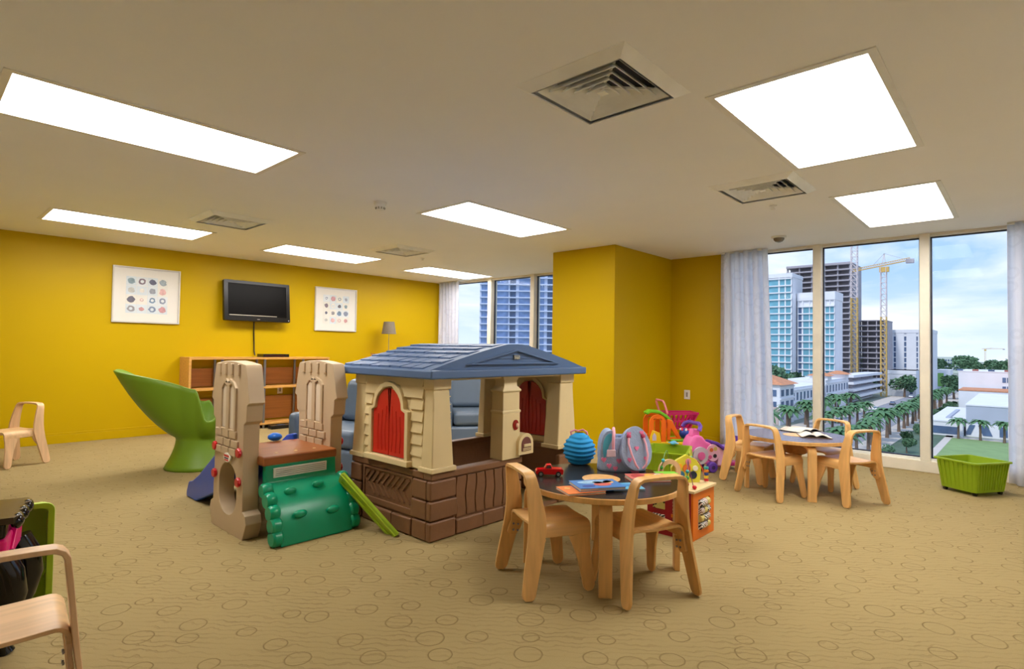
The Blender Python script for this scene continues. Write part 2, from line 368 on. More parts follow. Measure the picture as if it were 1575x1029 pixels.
def make_vent():
    t = thing('air_vent')
    def ring(a, b, z0, z1, z2):   # square louvre ring: outer half a at z0, inner half b at z1
        vs = []
        for h, z in ((a, z0), (b, z1), (b, z1+z2), (a, z0+z2)):
            vs += [(-h, -h, z), (h, -h, z), (h, h, z), (-h, h, z)]
        fs = []
        for i in range(4):
            j = (i+1) % 4
            for k in range(4): fs.append((i*4+k, i*4+(k+1) % 4, j*4+(k+1) % 4, j*4+k))
        return B().add(vs, fs)
    ring(.30, .245, .0, -.03, .006).build('frame', VENTM, t)
    for k in range(5):
        a = .225-.042*k
        ring(a, a-.036, -.022, .022, .005).build('louver', VENTM, t)
    B().box(-.02, .02, -.02, .02, -.02, -.015).build('center_plate', VENTM, t)
    for s in (1, -1): B().bar((-.17*s, -.17, .012), (.17*s, .17, .012), .01).build('brace', VENTM, t)
    B().box(-.26, .26, -.26, .26, .08, .09).build('duct_plate', DARK, t)
    return t
vp = make_vent()
VL = ['square louvred air vent beside the panel light above the black round table', 'square louvred air vent between two panel lights near the dome camera', 'square louvred air vent near the panel light above the green chair', 'square louvred air vent nearest the far curtain, by the small sprinkler']
for i, (cx, cy) in enumerate(VENTS):
    o = vp if i == 0 else copy_tree(vp)
    o.location = (cx, cy, H-.002); tag(o, VL[i], 'air vent', 'ceiling air vents')
p = onz(585, 311, H); t = thing('smoke_detector', 'white ribbed smoke detector on the ceiling', 'smoke detector', p)
B().lathe([(.055, 0), (.055, -.018), (.045, -.022)], 24).build('base', WHITE, t, smooth=30)
B().lathe([(.045, -.02), (.042, -.045), (.036, -.05), (.034, -.066), (.02, -.072)], 24).build('sensor', WHITE, t, smooth=30)
for k in range(10):
    a = 2*PI*k/10; B().bar((.041*math.cos(a), .041*math.sin(a), -.046), (.036*math.cos(a), .036*math.sin(a), -.064), .006).build('rib', mat('rib_grey', (150, 146, 120), .6), t)
p = onz(1198, 364, H); t = thing('dome_camera', 'small grey dome security camera on the ceiling by the window', 'security camera', p)
B().lathe([(.075, 0), (.075, -.014), (.06, -.018)], 24).build('base', WHITE, t, smooth=30)
B().lathe([(.055, -.016), (.052, -.035), (.036, -.054), (.012, -.062)], 24).build('dome', mat('smoked_dome', (120, 112, 100), .12), t, smooth=60)
for (x, y), lb in (((1189, 316), 'small sprinkler head on the ceiling beside the dome camera'), ((650, 397), 'small sprinkler head on the ceiling near the far air vent')):
    t = thing('sprinkler_head', lb, 'sprinkler', onz(x, y, H), group='ceiling sprinklers')
    B().lathe([(.03, 0), (.03, -.006), (.012, -.01)], 16).build('rosette', WHITE, t, smooth=30)
    B().lathe([(.008, -.008), (.008, -.03), (.02, -.031), (.02, -.034)], 12).build('deflector', WHITE, t, smooth=30)

# ================================================================ CURTAINS
def curtain(ya, yb, xo, n, amp, label, flare=0.):
    t = thing('sheer_curtain', label, 'curtain', (XW-xo, ya, 0), group='sheer curtains')
    b = B()
    def fn(u, v):
        y = u*(yb-ya)*(1+flare*(1-v)); ph = u*n*2*PI
        return (amp*math.sin(ph)*(.75+.25*math.sin(3*v+u*7)), y+.012*math.sin(ph*2), .012+v*(H-.02))
    b.grid(fn, n*10, 14); b.build('cloth', SHEER, t, smooth=80, solid=.002)
    B().box(-.02, .02, min(0, yb-ya), max(0, yb-ya), H-.022, H-.002).build('track', WHITE, t)
curtain(2.83, 2.27, .11, 5, .055, 'white sheer pleated curtain beside the yellow pier', .16)
curtain(.125, -.42, .11, 5, .055, 'white sheer pleated curtain beside the lime rolling bin')
curtain(8.30, 7.74, .11, 6, .05, 'white sheer pleated curtain in the corner behind the playhouse', .06)

# ================================================================ BACK WALL
def picture(x0, x1, z0, z1, label, seed):
    rnd = random.Random(seed)
    t = thing('framed_picture', label, 'picture', ((x0+x1)/2, YB, (z0+z1)/2)); w, h = (x1-x0)/2, (z1-z0)/2
    B().prism([(-w, -h), (w, -h), (w, h), (-w, h)], 'xz', -.03, -.002, [[(-w+.018, -h+.018), (w-.018, -h+.018), (w-.018, h-.018), (-w+.018, h-.018)]]).build('frame', mat('silver_frame', (206, 200, 190), .35, .1), t, bevel=.002)
    B().box(-w+.018, w-.018, -.016, -.004, -h+.018, h-.018).build('mat_board', mat('mat_board', (226, 222, 216), .6, vary=.01), t)
    cols = [(90, 70, 90), (90, 110, 150), (190, 120, 130), (214, 168, 168), (120, 116, 126), (44, 48, 80), (220, 214, 204), (124, 140, 152), (104, 116, 150), (222, 160, 160), (168, 170, 166), (60, 56, 80), (190, 120, 124), (96, 130, 150), (120, 126, 146), (74, 108, 150)]
    rnd.shuffle(cols); st = .118; cols = [tuple(int(v*.7+216*.3) for v in c) for c in cols]
    for i in range(4):
        for j in range(4):
            cx, cz = (i-1.5)*st, (j-1.5)*st
            tc_ = [(214, 220, 226), (222, 220, 214), (206, 216, 224)][rnd.randrange(3)]
            q = B().box(cx-.057, cx+.057, -.0175, -.016, cz-.057, cz+.057).build('print_tile', mat('print_tile_%d_%d_%d' % tc_, tc_, .6), t)
            k = cols[i*4+j]; r = rnd.uniform(.022, .044); n = 14; poly = [(cx+rnd.uniform(-.006, .006)+r*math.cos(2*PI*a/n)*rnd.uniform(.9, 1.08), cz+r*math.sin(2*PI*a/n)*rnd.uniform(.88, 1.05)) for a in range(n)]
            hole = [[(cx+.5*r*math.cos(2*PI*a/8), cz+.5*r*math.sin(2*PI*a/8)) for a in range(8)]] if rnd.random() < .4 else []
            B().prism(poly, 'xz', -.0182, -.0174, hole).build('printed_disc', mat('disc_%d_%d_%d' % k, k, .6, vary=.15, scale=30), q)
picture(1.775, 2.535, 1.455, 2.168, 'framed print of sixteen small discs on the yellow wall above the green chair', 3)
picture(4.48, 5.235, 1.44, 2.148, 'framed print of sixteen small discs between the television and the lamp', 11)
# television, tilted slightly on its bracket
t = thing('television', 'black flat television mounted on the yellow wall', 'television', (3.53, 8.30, 1.825))
t.rotation_euler = (R(-6), 0, 0)
w, h = .475, .29
B().prism(rrect(-w, w, -h, h, .015), 'xz', -.03, .03, [[(-w+.055, -h+.065), (w-.055, -h+.065), (w-.055, h-.045), (-w+.055, h-.045)]]).build('bezel', mat('gloss_black', (16, 13, 12), .3, spec=.3), t, bevel=.004)
B().box(-w+.04, w-.04, -.02, .02, -h+.05, h-.03).build('screen', mat('tv_screen', (9, 6, 5), .35, spec=.08), t)
B().box(-w+.07, w-.2, -.0225, -.0195, -h+.075, -h+.085).build('trim_strip', mat('silver_strip', (190, 180, 165), .3, .6), t)
B().box(-.02, .02, -.0315, -.03, -h+.022, -h+.03).build('badge', mat('silver_strip', (0, 0, 0)), t)
B().box(w-.03, w-.018, -.0315, -.03, -h+.02, -h+.032).build('power_led', mat('led', (220, 220, 220), .4), t)
B().box(-.12, .12, .03, .08, -.12, .12).build('wall_bracket', BLACK, t)
cb_ = B().tube([(3.52, 8.38, 1.56), (3.53, 8.395, 1.35), (3.54, 8.395, 1.1), (3.545, 8.37, 1.04)], .009, 8); cb_.build('power_cable', BLACK, smooth=60, label='black cable hanging from the television down to the shelf unit', cat='cable')
# shelf unit
def shelf_unit(x0, x1, y0, ztop, label):
    t = thing('shelf_unit', label, 'shelf', ((x0+x1)/2, (y0+YB)/2, 0)); w, d = (x1-x0)/2, (YB-.02-y0)/2
    B().box(-w, w, -d, d, ztop-.03, ztop).build('top_board', OAK, t, bevel=.003)
    for s in (-1, 1): B().box(s*w-(.03 if s > 0 else 0), s*w+(.03 if s < 0 else 0), -d, d, 0, ztop-.03).build('side_panel', OAK, t, bevel=.002)
    for z in (.08, .60): B().box(-w+.03, w-.03, -d, d, z-.025, z).build('shelf_board', OAK, t, bevel=.002)
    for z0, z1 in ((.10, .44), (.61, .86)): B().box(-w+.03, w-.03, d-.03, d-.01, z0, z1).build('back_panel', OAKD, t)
    n = max(1, round(w/.6)); 
    for i in range(n+1):
        cx = -w+.42+i*(2*w-.84)/n if n > 1 else (-w+.42 if i == 0 else w-.42)
        for yy in (-d+.03, d-.06): B().tube([(cx+(.0 if yy < 0 else 0), yy, 0), (cx, yy, ztop-.03)], .018, 12).build('pole', STEEL, t, smooth=60)
    return t
shelf_unit(2.56, 4.56, 8.03, 1.02, 'low oak shelf unit with steel poles under the television')
shelf_unit(5.42, 6.45, 8.03, 1.02, 'oak shelf unit under the small table lamp')
t = thing('media_player', 'flat black media player on the oak shelf unit', 'media player', (3.72, 8.16, 1.0205))
B().box(-.19, .19, -.11, .11, 0, .045).build('case', BLACK, t, bevel=.004); B().box(-.17, .12, -.1115, -.109, .012, .03).build('front_panel', mat('smoke_panel', (60, 24, 18), .2), t)
t = thing('wall_socket', 'white wall socket on the yellow wall between the shelf boards', 'socket', (3.95, YB, .52))
B().box(-.04, .04, -.008, 0, -.06, .06).build('plate', WHITE, t, bevel=.003); B().box(-.012, .012, -.010, -.008, -.03, .03).build('outlet', mat('grey_outlet', (150, 140, 130)), t)
t = thing('black_box', 'flat black power strip box under the low shelf board', 'box', (3.75, 7.93, 0))
B().box(-.16, .16, -.06, .06, 0, .05).build('case', BLACK, t, bevel=.006); B().box(-.05, .05, -.04, .04, .05, .055).build('vent_strip', DARK, t)
t = thing('table_lamp', 'slim table lamp with grey shade on the oak shelf unit', 'lamp', (5.735, 8.15, 1.02))
B().lathe([(.06, 0), (.06, .012), (.01, .02)], 20).build('base', STEEL, t, smooth=30)
B().tube([(0, 0, .015), (0, 0, .46)], .006, 8).build('pole', STEEL, t, smooth=60)
B().lathe([(.125, .40), (.09, .61)], 24).build('lamp_shade', mat('grey_linen', (120, 108, 92), .9, vary=.1, scale=60), t, smooth=30)
t = thing('small_box', 'small wooden box on the oak shelf unit beside the lamp', 'box', (5.47, 8.17, 1.02)); B().box(-.035, .035, -.07, .07, 0, .05).build('body', OAK, t, bevel=.003); B().box(-.037, .037, -.072, .072, .05, .06).build('lid', OAKD, t, bevel=.002)
t = thing('wall_socket', 'white wall socket on the yellow pier above the pink cart', 'socket', (XW, 3.32, .62)); B().box(-.008, 0, -.04, .04, -.06, .06).build('plate', WHITE, t, bevel=.003); B().box(-.010, -.008, -.012, .012, -.03, .03).build('outlet', mat('grey_outlet', (0, 0, 0)), t)

# ================================================================ CHILD CHAIRS
def make_chair(bm_, bx_):
    t = thing('child_chair')
    # back frame: one bent strip, foot to foot
    def side(s):
        pts = [(s*.207, -.175, 0.004), (s*.206, -.174, .014), (s*.203, -.171, .03), (s*.19, -.150, .14), (s*.176, -.128, .25), (s*.169, -.117, .32), (s*.163, -.117, .38), (s*.154, -.128, .47), (s*.147, -.139, .53)]
        wd = [.030, .056, .070, .080, .088, .094, .088, .074, .064]
        return pts, wd
    pl, wl = side(-1); pr_, wr_ = side(1)
    cor = [(-.143, -.144, .556), (-.132, -.147, .573), (-.114, -.149, .582), (-.06, -.15, .585), (0, -.15, .586), (.06, -.15, .585), (.114, -.149, .582), (.132, -.147, .573), (.143, -.144, .556)]
    B().ribbon(pl+cor+pr_[::-1], wl+[.06]*9+wr_[::-1], .016).build('back_frame', bm_, t, bevel=.003)
    # seat: sheet bent down along both sides
    zs = .335
    pts = [(-.157, .02, zs-.06)]+[(-.122+.035*math.cos(R(a)), .02, zs-.035+.035*math.sin(R(a))) for a in (180, 157, 135, 112, 90)]+[(-.06, .02, zs-.003), (0, .02, zs-.005), (.06, .02, zs-.003)]
    pts += [(.122+.035*math.cos(R(a)), .02, zs-.035+.035*math.sin(R(a))) for a in (90, 67, 45, 22, 0)]+[(.157, .02, zs-.06)]
    B().ribbon(pts, .31, .014).build('seat', bx_, t, bevel=.003)
    for s in (-1, 1):
        B().ribbon([(s*.157, .115, zs-.055), (s*.160, .122, zs-.10), (s*.17, .136, .16), (s*.184, .156, .03), (s*.185, .157, .014), (s*.186, .158, .004)], [.12, .095, .072, .062, .048, .022], .014).build('leg', bm_, t, bevel=.003)
        B().ribbon([(s*.157, -.10, zs-.055), (s*.1585, -.112, zs-.09), (s*.163, -.128, zs-.125), (s*.164, -.13, zs-.137)], [.07, .068, .056, .03], .014).build('bracket', bm_, t, bevel=.003)
        for dy, dz in ((-.012, -.075), (.014, -.08), (-.012, -.108), (.012, -.112)):
            B().lathe([(.0055, 0), (.0055, .004), (.003, .006)], 8, (s*.1475-(.006 if s > 0 else 0), -.112+dy, zs+dz), axis='x').build('bolt', STEEL, t)
    return t
ch1 = make_chair(BIRCH, BIRCHX); ch2 = make_chair(PALEB, PALEBX)
def place_chair(bl, br, label, src=ch1, back=0., side=0.):
    """back feet floor points: left and right as the sitter sees them"""
    bl, br = Vector(bl), Vector(br); c = (bl+br)/2; d = (br-bl).normalized(); rz = math.atan2(d.y, d.x)
    f = Vector((-d.y, d.x, 0))
    o = copy_tree(src); o.location = c+f*(.175-back)+d*side; o.location.z = 0; o.rotation_euler = (0, 0, rz); tag(o, label, 'chair', "bentwood child's chairs"); return o
def place_dir(c, fx, fy, label, src=ch1):
    o = copy_tree(src); o.location = (c[0], c[1], 0); o.rotation_euler = (0, 0, math.atan2(fy, fx)-PI/2); tag(o, label, 'chair', "bentwood child's chairs"); return o
place_chair(onz(778, 874), onz(824, 926), "birch bentwood child's chair pushed under the black round table beside the playhouse", back=.035)
place_chair(onz(956, 934), onz(1065, 912), "birch bentwood child's chair at the black round table beside the orange activity cube", back=.035)
place_chair(onz(1137, 755), onz(1205, 774), "birch bentwood child's chair at the purple-grey table, side facing the activity cube", back=.035)
place_chair(onz(1303, 781), onz(1367, 775), "birch bentwood child's chair at the purple-grey table nearest the lime rolling bin", back=.02, side=-.035)
T2 = Vector((5.32, 1.49, 0))
place_dir((5.425, 1.925), .03, -1, "birch bentwood child's chair at the purple-grey table next to the purple ride-on toy")
place_dir((5.64, 1.36), -.93, .35, "birch bentwood child's chair between the purple-grey table and the window glass")
place_chair((1.02, 7.134, 0), (1.02-.188, 7.134+.369, 0), "pale bentwood child's chair standing alone by the yellow wall", ch2)
place_dir((.23, 2.278), .1, .99, "pale bentwood child's chair beside the black and pink toy vanity", ch2)
for c in (ch1, ch2):
    for k in list(c.children): bpy.data.objects.remove(k)
    bpy.data.objects.remove(c)

# ================================================================ ROUND TABLES
def table(c, r, zt, topm, legm, ang, label, net=False):
    t = thing('round_table', label, 'table', c)
    B().lathe([(r-.004, zt-.03), (r, zt-.026), (r, zt-.004), (r-.003, zt)], 64).build('edge_band', legm, t, smooth=30)
    B().lathe([(r-.006, zt-.002), (r-.006, zt+.0015)], 64).build('tabletop', topm, t, smooth=30)
    B().lathe([(.105, zt+.0015), (.105, zt+.003), (.10, zt+.0045), (.04, zt+.0045)], 40).build('center_lid', legm, t, smooth=30)
    if net: B().lathe([(.095, zt-.03), (.098, zt-.08), (.085, zt-.15), (.05, zt-.165)], 24).build('storage_bowl', OAKD, t, smooth=50)
    rl = r-.02
    for k in range(4):
        a = ang+k*PI/2; cs, sn = math.cos(a), math.sin(a); P = lambda q, z: (cs*q, sn*q, z)
        pts = [P(rl, 0), P(rl, zt-.10)]+[P(rl-.055+.055*math.cos(R(b)), zt-.10+.055*math.sin(R(b))) for b in (20, 45, 70, 90)]+[P(rl-.2, zt-.045)]
        B().ribbon(pts, .065, .03, (-sn, cs, 0)).build('leg', legm, t, bevel=.004)
    return t
T1 = Vector((2.665, 1.752, 0)); LA = math.atan2(1.493-1.752, 2.318-2.665)
TZ = .475
table(T1, .432, TZ, mat('black_laminate', (42, 34, 30), .22, vary=.1), BIRCH, LA, 'round birch table with black top beside the playhouse')
table(T2, .425, TZ, mat('purple_grey_laminate', (104, 98, 116), .25, vary=.06), BIRCH, math.atan2(-.21, -.33), 'round birch table with purple-grey top by the large window', True)
def booklet(name, label, cat, c, sx, sy, th, rz, cover, deco=(), z=TZ+.0015, pages=True):
    t = thing(name, label, cat, (c[0], c[1], z), rz)
    B().box(-sx/2, sx/2, -sy/2, sy/2, th*.12, th*.88).build('pages', mat('paper', (226, 220, 208), .8), t)
    B().box(-sx/2-.003, sx/2+.003, -sy/2-.003, sy/2+.003, 0, th*.12).build('back_cover', cover, t)
    f = B().box(-sx/2-.003, sx/2+.003, -sy/2-.003, sy/2+.003, th*.88, th).build('front_cover', cover, t)
    for i, (u, v, a, b, col) in enumerate(deco):
        n = 12; B().prism([((u+a*math.cos(2*PI*k/n))*sx, (v+b*math.sin(2*PI*k/n))*sy) for k in range(n)], 'xy', th, th+.0006).build('printed_shape', mat('print_%d_%d_%d' % col, col, .5, vary=.2, scale=40), f)
    return t
p = onz(895, 752, TZ+.01)
booklet('book', 'orange thin book partly under the blue picture book', 'book', onz(893, 756, TZ), .20, .15, .012, R(-28), PLAST('orange_cover', (226, 120, 30)), [(-.3, .2, .08, .1, (230, 190, 120))])
booklet('book', 'large blue picture book lying on the orange book', 'book', onz(918, 749, TZ+.012), .24, .17, .016, R(-34), PLAST('blue_cover', (60, 120, 190)), [(0, .2, .4, .2, (150, 190, 220)), (.1, -.1, .2, .2, (200, 90, 80)), (-.25, -.25, .15, .12, (40, 60, 150)), (.3, .15, .12, .18, (220, 170, 110)), (.05, .15, .12, .1, (230, 210, 200))], z=TZ+.0135)
booklet('book', 'light blue booklet beside the blue picture book', 'book', onz(962, 750, TZ), .16, .13, .008, R(-40), PLAST('sky_cover', (90, 170, 206)), [(.1, .1, .2, .2, (60, 130, 190))])
booklet('book', 'red and yellow picture book beside the heart-print bag', 'book', onz(996, 738, TZ), .22, .12, .02, R(-40), PLAST('red_cover', (206, 110, 96)), [(-.25, 0, .18, .4, (180, 60, 60)), (.08, 0, .15, .4, (226, 180, 60)), (.33, .05, .13, .38, (214, 220, 232)), (.33, .05, .06, .2, (60, 90, 170))])
booklet('book', 'thin lime green booklet behind the red picture book', 'book', onz(1024, 731, TZ), .12, .06, .014, R(-42), PLAST('green_cover', (120, 200, 60)), [])
# toy pickup
t = thing('toy_truck', 'small red toy pickup truck on the black table', 'toy car', onz(845, 732, TZ)+Vector((0, 0, .0015)), R(-47)+PI)
TR = mat('red_gloss', (214, 20, 24), .15); cw = mat('chrome', (210, 210, 215), .15, .9)
B().prism([(-.075, .012), (.072, .012), (.08, .02), (.08, .03), (.072, .038), (.03, .042), (.022, .044), (-.02, .044), (-.07, .044), (-.078, .036)], 'xz', -.028, .028).build('body', TR, t, bevel=.006)
B().prism([(-.018, .04), (.032, .04), (.018, .066), (-.008, .067)], 'xz', -.023, .023).build('cab', TR, t, bevel=.005)
B().prism([(-.010, .045), (.022, .045), (.014, .061), (-.006, .062)], 'xz', -.0245, .0245).build('cab_glass', mat('dark_glass', (70, 60, 60), .1), t)
for sx in (-.048, .05):
    for sy in (-.03, .03): 
        q = B().lathe([(.015, -.005), (.015, .005)], 16, (sx, sy, .015), axis='y').build('wheel', BLACK, t, smooth=30); B().lathe([(.009, -.006), (.009, .006)], 12, (sx, sy, .015), axis='y').build('hubcap', cw, q, smooth=30)
B().box(.079, .083, -.026, .026, .014, .02).build('bumper', cw, t)
# blue ruffled bag
p = onz(903, 716, TZ); t = thing('ruffled_bag', 'bright blue ruffled toy bag behind the heart-print bag', 'bag', p+Vector((.0, .06, .0015)), R(-48))
AQ = mat('aqua_ruffle', (20, 150, 214), .7, vary=.08)
b = B()
def ruf(u, v):
    a = u*2*PI; z = v; prof = math.sin(PI*min(1, max(0, .12+.86*v)))**.55; rf = 1+.055*math.sin(v*2*PI*7+.8*math.sin(a*3))
    return (.10*prof*rf*math.cos(a), .085*prof*rf*math.sin(a), .005+.19*z)
b.grid(ruf, 48, 64); b.build('body', AQ, t, smooth=80)
B().tube([(-.05, 0, .18), (-.055, 0, .20), (-.03, 0, .212), (-.01, 0, .205), (.02, 0, .214), (.045, 0, .20), (.05, 0, .18)], .006, 6).build('handle', mat('pink_strap', (226, 140, 150), .6), t, smooth=60)
# heart-print bag
GB = mat('blue_grey_plush', (160, 176, 206), .95, vary=.08, scale=40, bump=.3, bscale=150); PK = mat('pink_plush', (236, 128, 170), .9, vary=.1, scale=40); LB = mat('aqua_lining', (90, 190, 216), .9)
p = onz(962, 723, TZ); t = thing('heart_print_bag', 'blue-grey plush toy carrier bag with pink hearts and pink straps', 'bag', p+Vector((.0, .03, .0015)), R(-47)); t.scale = (1.05, 1.05, 1.2)
bo = B()
def bag(u, v):
    a = u*2*PI; sq = lambda c: math.copysign(abs(c)**.7, c); k = 1-.22*v**1.5
    return (.135*k*sq(math.cos(a))+.0*v, .085*k*sq(math.sin(a)), .002+.165*v)
bo.grid(bag, 40, 16); bo.build('body', GB, t, smooth=80, solid=.004)
# front flap: domed oval leaning panel on the right, open mouth with lining on the left
fl = thing('front_flap'); fl.parent = t; fl.location = (.062, -.07, .113); fl.rotation_euler = (R(-14), 0, R(8)); 
oval = [(.088*math.cos(2*PI*k/32)*(1-.12*math.sin(2*PI*k/32)), .108*math.sin(2*PI*k/32)) for k in range(32)]
B().prism(oval, 'xz', -.028, .03).build('flap_panel', GB, fl, bevel=.018, seg=3)
for hx, hz in ((.0, .0), (-.045, -.055), (.05, -.05), (-.04, .07), (.035, .075)):
    B().prism([(hx+.013*1.0*(16*math.sin(q)**3)/16, hz+.013*(13*math.cos(q)-5*math.cos(2*q)-2*math.cos(3*q)-math.cos(4*q))/16) for q in [2*PI*k/20 for k in range(20)]], 'xz', -.031, -.027).build('heart_patch', PK, fl)
for s in (-1, 1):
    B().tube([(s*.042, -.03, .055), (s*.05, -.042, .02), (s*.046+.008, -.05, -.035), (s*.03+.012, -.046, -.08), (.012+s*.012, -.036, -.098)], .006, 8).build('strap', mat('pink_satin', (246, 178, 196), .35), fl, smooth=60)
    B().ball((s*.042, -.032, .058), (.014, .008, .012), 10).build('bow', mat('berry_bow', (190, 60, 96), .5), fl, smooth=60)
ar = [( -.075+.055*math.cos(R(a)), .10+.10*math.sin(R(a))) for a in range(0, 181, 12)]
B().prism([(-.02, .05), (-.13, .05)][::-1]+ar, 'xz', -.06, .05, ).build('hood', GB, t, bevel=.01)
B().prism([(-.075+.042*math.cos(R(a)), .11+.075*math.sin(R(a))) for a in range(0, 360, 15)], 'xz', -.064, -.05).build('lining', LB, t)
B().tube([(-.06, -.07, .10), (-.062, -.085, .15), (-.058, -.075, .19), (-.05, -.02, .205)], .009, 8).build('strap', mat('pink_satin', (0, 0, 0)), t, smooth=60)
B().box(-.10, -.05, -.095, -.088, .075, .11).build('name_tag', mat('tag_white', (232, 206, 220), .5), t, bevel=.003)
for hx, hz in ((-.085, .03), (-.03, .055), (-.05, .018), (-.115, .06)):
    B().prism([(hx+.014*(16*math.sin(q)**3)/16, hz+.014*(13*math.cos(q)-5*math.cos(2*q)-2*math.cos(3*q)-math.cos(4*q))/16) for q in [2*PI*k/20 for k in range(20)]], 'xz', -.089, -.08).build('heart_patch', PK, t)
B().prism([(.0, .06), (.06, .02), (.085, .0), (.04, .0)], 'xz', -.096, -.088).build('pink_gusset', PK, t, bevel=.003)
# books on second table
def open_book(c, rz, label, cov, s=.16):
    t = thing('open_book', label, 'book', (c[0], c[1], TZ+.0045), rz)
    B().box(-s, s, -.11, .11, 0, .004).build('cover', cov, t)
    for q in (-1, 1):
        b = B(); b.grid(lambda u, v: (q*u*s*.96, -.105+.21*v, .006+.026*math.sin(PI*min(1, u*1.1+.05))*(1-.5*u)), 12, 2); b.build('page_block', mat('paper', (0, 0, 0)), t, smooth=60, solid=.004)
    return t
open_book(onz(1230, 663, TZ), R(-20), 'open picture book lying by the window side of the purple-grey table', PLAST('dark_cover', (50, 46, 50)))
open_book(onz(1252, 672, TZ), R(-65), 'open picture book with curled pages on the edge of the purple-grey table', PLAST('brown_cover', (120, 92, 70)), .12)
# ================================================================ ACTIVITY CUBE AND FLOOR TOYS
def zoo_mat(name, a, b, sc, dist=3., vor=False):
    m = bpy.data.materials.new(name); m.use_nodes = True; N, L = m.node_tree.nodes, m.node_tree.links; bs = N['Principled BSDF']; bs.inputs['Roughness'].default_value = .45
    tc = nd(N, 'ShaderNodeTexCoord')
    if vor: n = nd(N, 'ShaderNodeTexVoronoi', Scale=sc); L.new(tc.outputs['Object'], n.inputs['Vector']); o = n.outputs['Distance']
    else: n = nd(N, 'ShaderNodeTexWave', Scale=sc, Distortion=dist, Detail=2.); n.bands_direction = 'DIAGONAL'; L.new(tc.outputs['Object'], n.inputs['Vector']); o = n.outputs['Fac']
    c = nd(N, 'ShaderNodeValToRGB'); c.color_ramp.interpolation = 'CONSTANT'; c.color_ramp.elements[0].color = lin(a); c.color_ramp.elements[1].color = lin(b); c.color_ramp.elements[1].position = .35 if vor else .5
    L.new(o, c.inputs[0]); L.new(c.outputs[0], bs.inputs['Base Color']); return m
ZEB = zoo_mat('zebra_print', (24, 22, 24), (236, 232, 226), 26); LEO = zoo_mat('leopard_print', (40, 34, 20), (206, 190, 110), 30, vor=True); TIG = zoo_mat('tiger_print', (50, 30, 24), (214, 150, 90), 30)
t = thing('activity_cube', 'orange and red wooden activity cube with animal-print panels and bead maze', 'toy cube', (3.39, 1.545, 0)); CW = .32
ORG = PLAST('orange_paint', (226, 116, 22), .4); DR = PLAST('dark_red_paint', (160, 22, 36), .4)
B().prism([(0, .0), (CW, .0), (CW, .30), (0, .30)], 'xz', 0, .015, [[(.075, .055), (CW-.075, .055), (CW-.075, .245), (.075, .245)]]).build('orange_side', ORG, t, bevel=.003)
B().box(.07, CW-.07, .006, .012, .05, .25).build('spinner_recess', mat('pale_recess', (206, 186, 170), .6), t)
for k in range(4):
    for j in range(3): B().lathe([(.02, -.022), (.024, -.018), (.024, .018), (.02, .022)], 12, (.098+.045*j+.017, .004, .078+.047*k), axis='x').build('spinner_block', [ZEB, LEO, zoo_mat('brown_white', (110, 60, 40), (240, 232, 224), 40)][(j*2+k) % 3], t, smooth=30)
B().box(0, .015, .015, CW, 0, .30).build('red_side', DR, t, bevel=.003)
B().box(CW-.015, CW, .015, CW, 0, .30).build('red_side', DR, t, bevel=.003); B().box(.015, CW-.015, CW-.015, CW, 0, .30).build('orange_side', ORG, t, bevel=.003)
for k, (yy, zz, m_) in enumerate(((.05, .19, ZEB), (.19, .20, LEO), (.05, .07, TIG), (.19, .08, ZEB))): B().box(-.008, 0, yy, yy+.085, zz-.035, zz+.05).build('animal_tile', m_, t, bevel=.002)
B().box(-.008, 0, .04, .145, .125, .145).build('orange_rail', ORG, t)
B().box(-.012, CW+.012, -.012, CW+.012, .30, .318).build('top_board', wood('pale_top', (226, 200, 150), .4, 0), t, bevel=.004)
ho = [(-.095, 0), (.095, 0), (.105, .10), (.07, .15), (0, .185), (-.07, .15), (-.105, .10)]
ph_ = B().prism(ho, 'xz', -.0125, .0125).build('picture_house', PLAST('yellow_house', (222, 214, 60), .4), t, bevel=.004); ph_.location = (.19, .14, .318); ph_.rotation_euler = (0, 0, R(-40))
for cx, cz, r, c in ((0, .095, .028, (226, 120, 40)), (-.045, .05, .030, (40, 110, 150)), (.045, .05, .026, (30, 40, 60)), (.01, .14, .020, (236, 150, 150)), (.06, .095, .018, (240, 236, 220)), (-.05, .11, .018, (250, 190, 40)), (0, .03, .016, (120, 190, 60))): B().lathe([(r, 0), (r, .006)], 14, (cx, -.0185, cz), axis='y').build('painted_knob', PLAST('knob_%d_%d_%d' % c, c, .4), ph_, smooth=30)
arch = arc(0, .085, .075, 0, 180, 14); ao_ = B().prism([(.075, 0)]+arch+[(-.075, 0), (-.045, 0)]+[(.045*math.cos(R(a)), .085+.045*math.sin(R(a))) for a in range(180, -1, -15)]+[(.045, 0)], 'xz', -.01, .01).build('wooden_arch', PALEB, t); ao_.location = (.075, .20, .318); ao_.rotation_euler = (0, 0, R(-40))
cols = [(206, 30, 44), (240, 200, 60), (30, 60, 130), (230, 140, 50), (60, 170, 180), (60, 150, 60)]
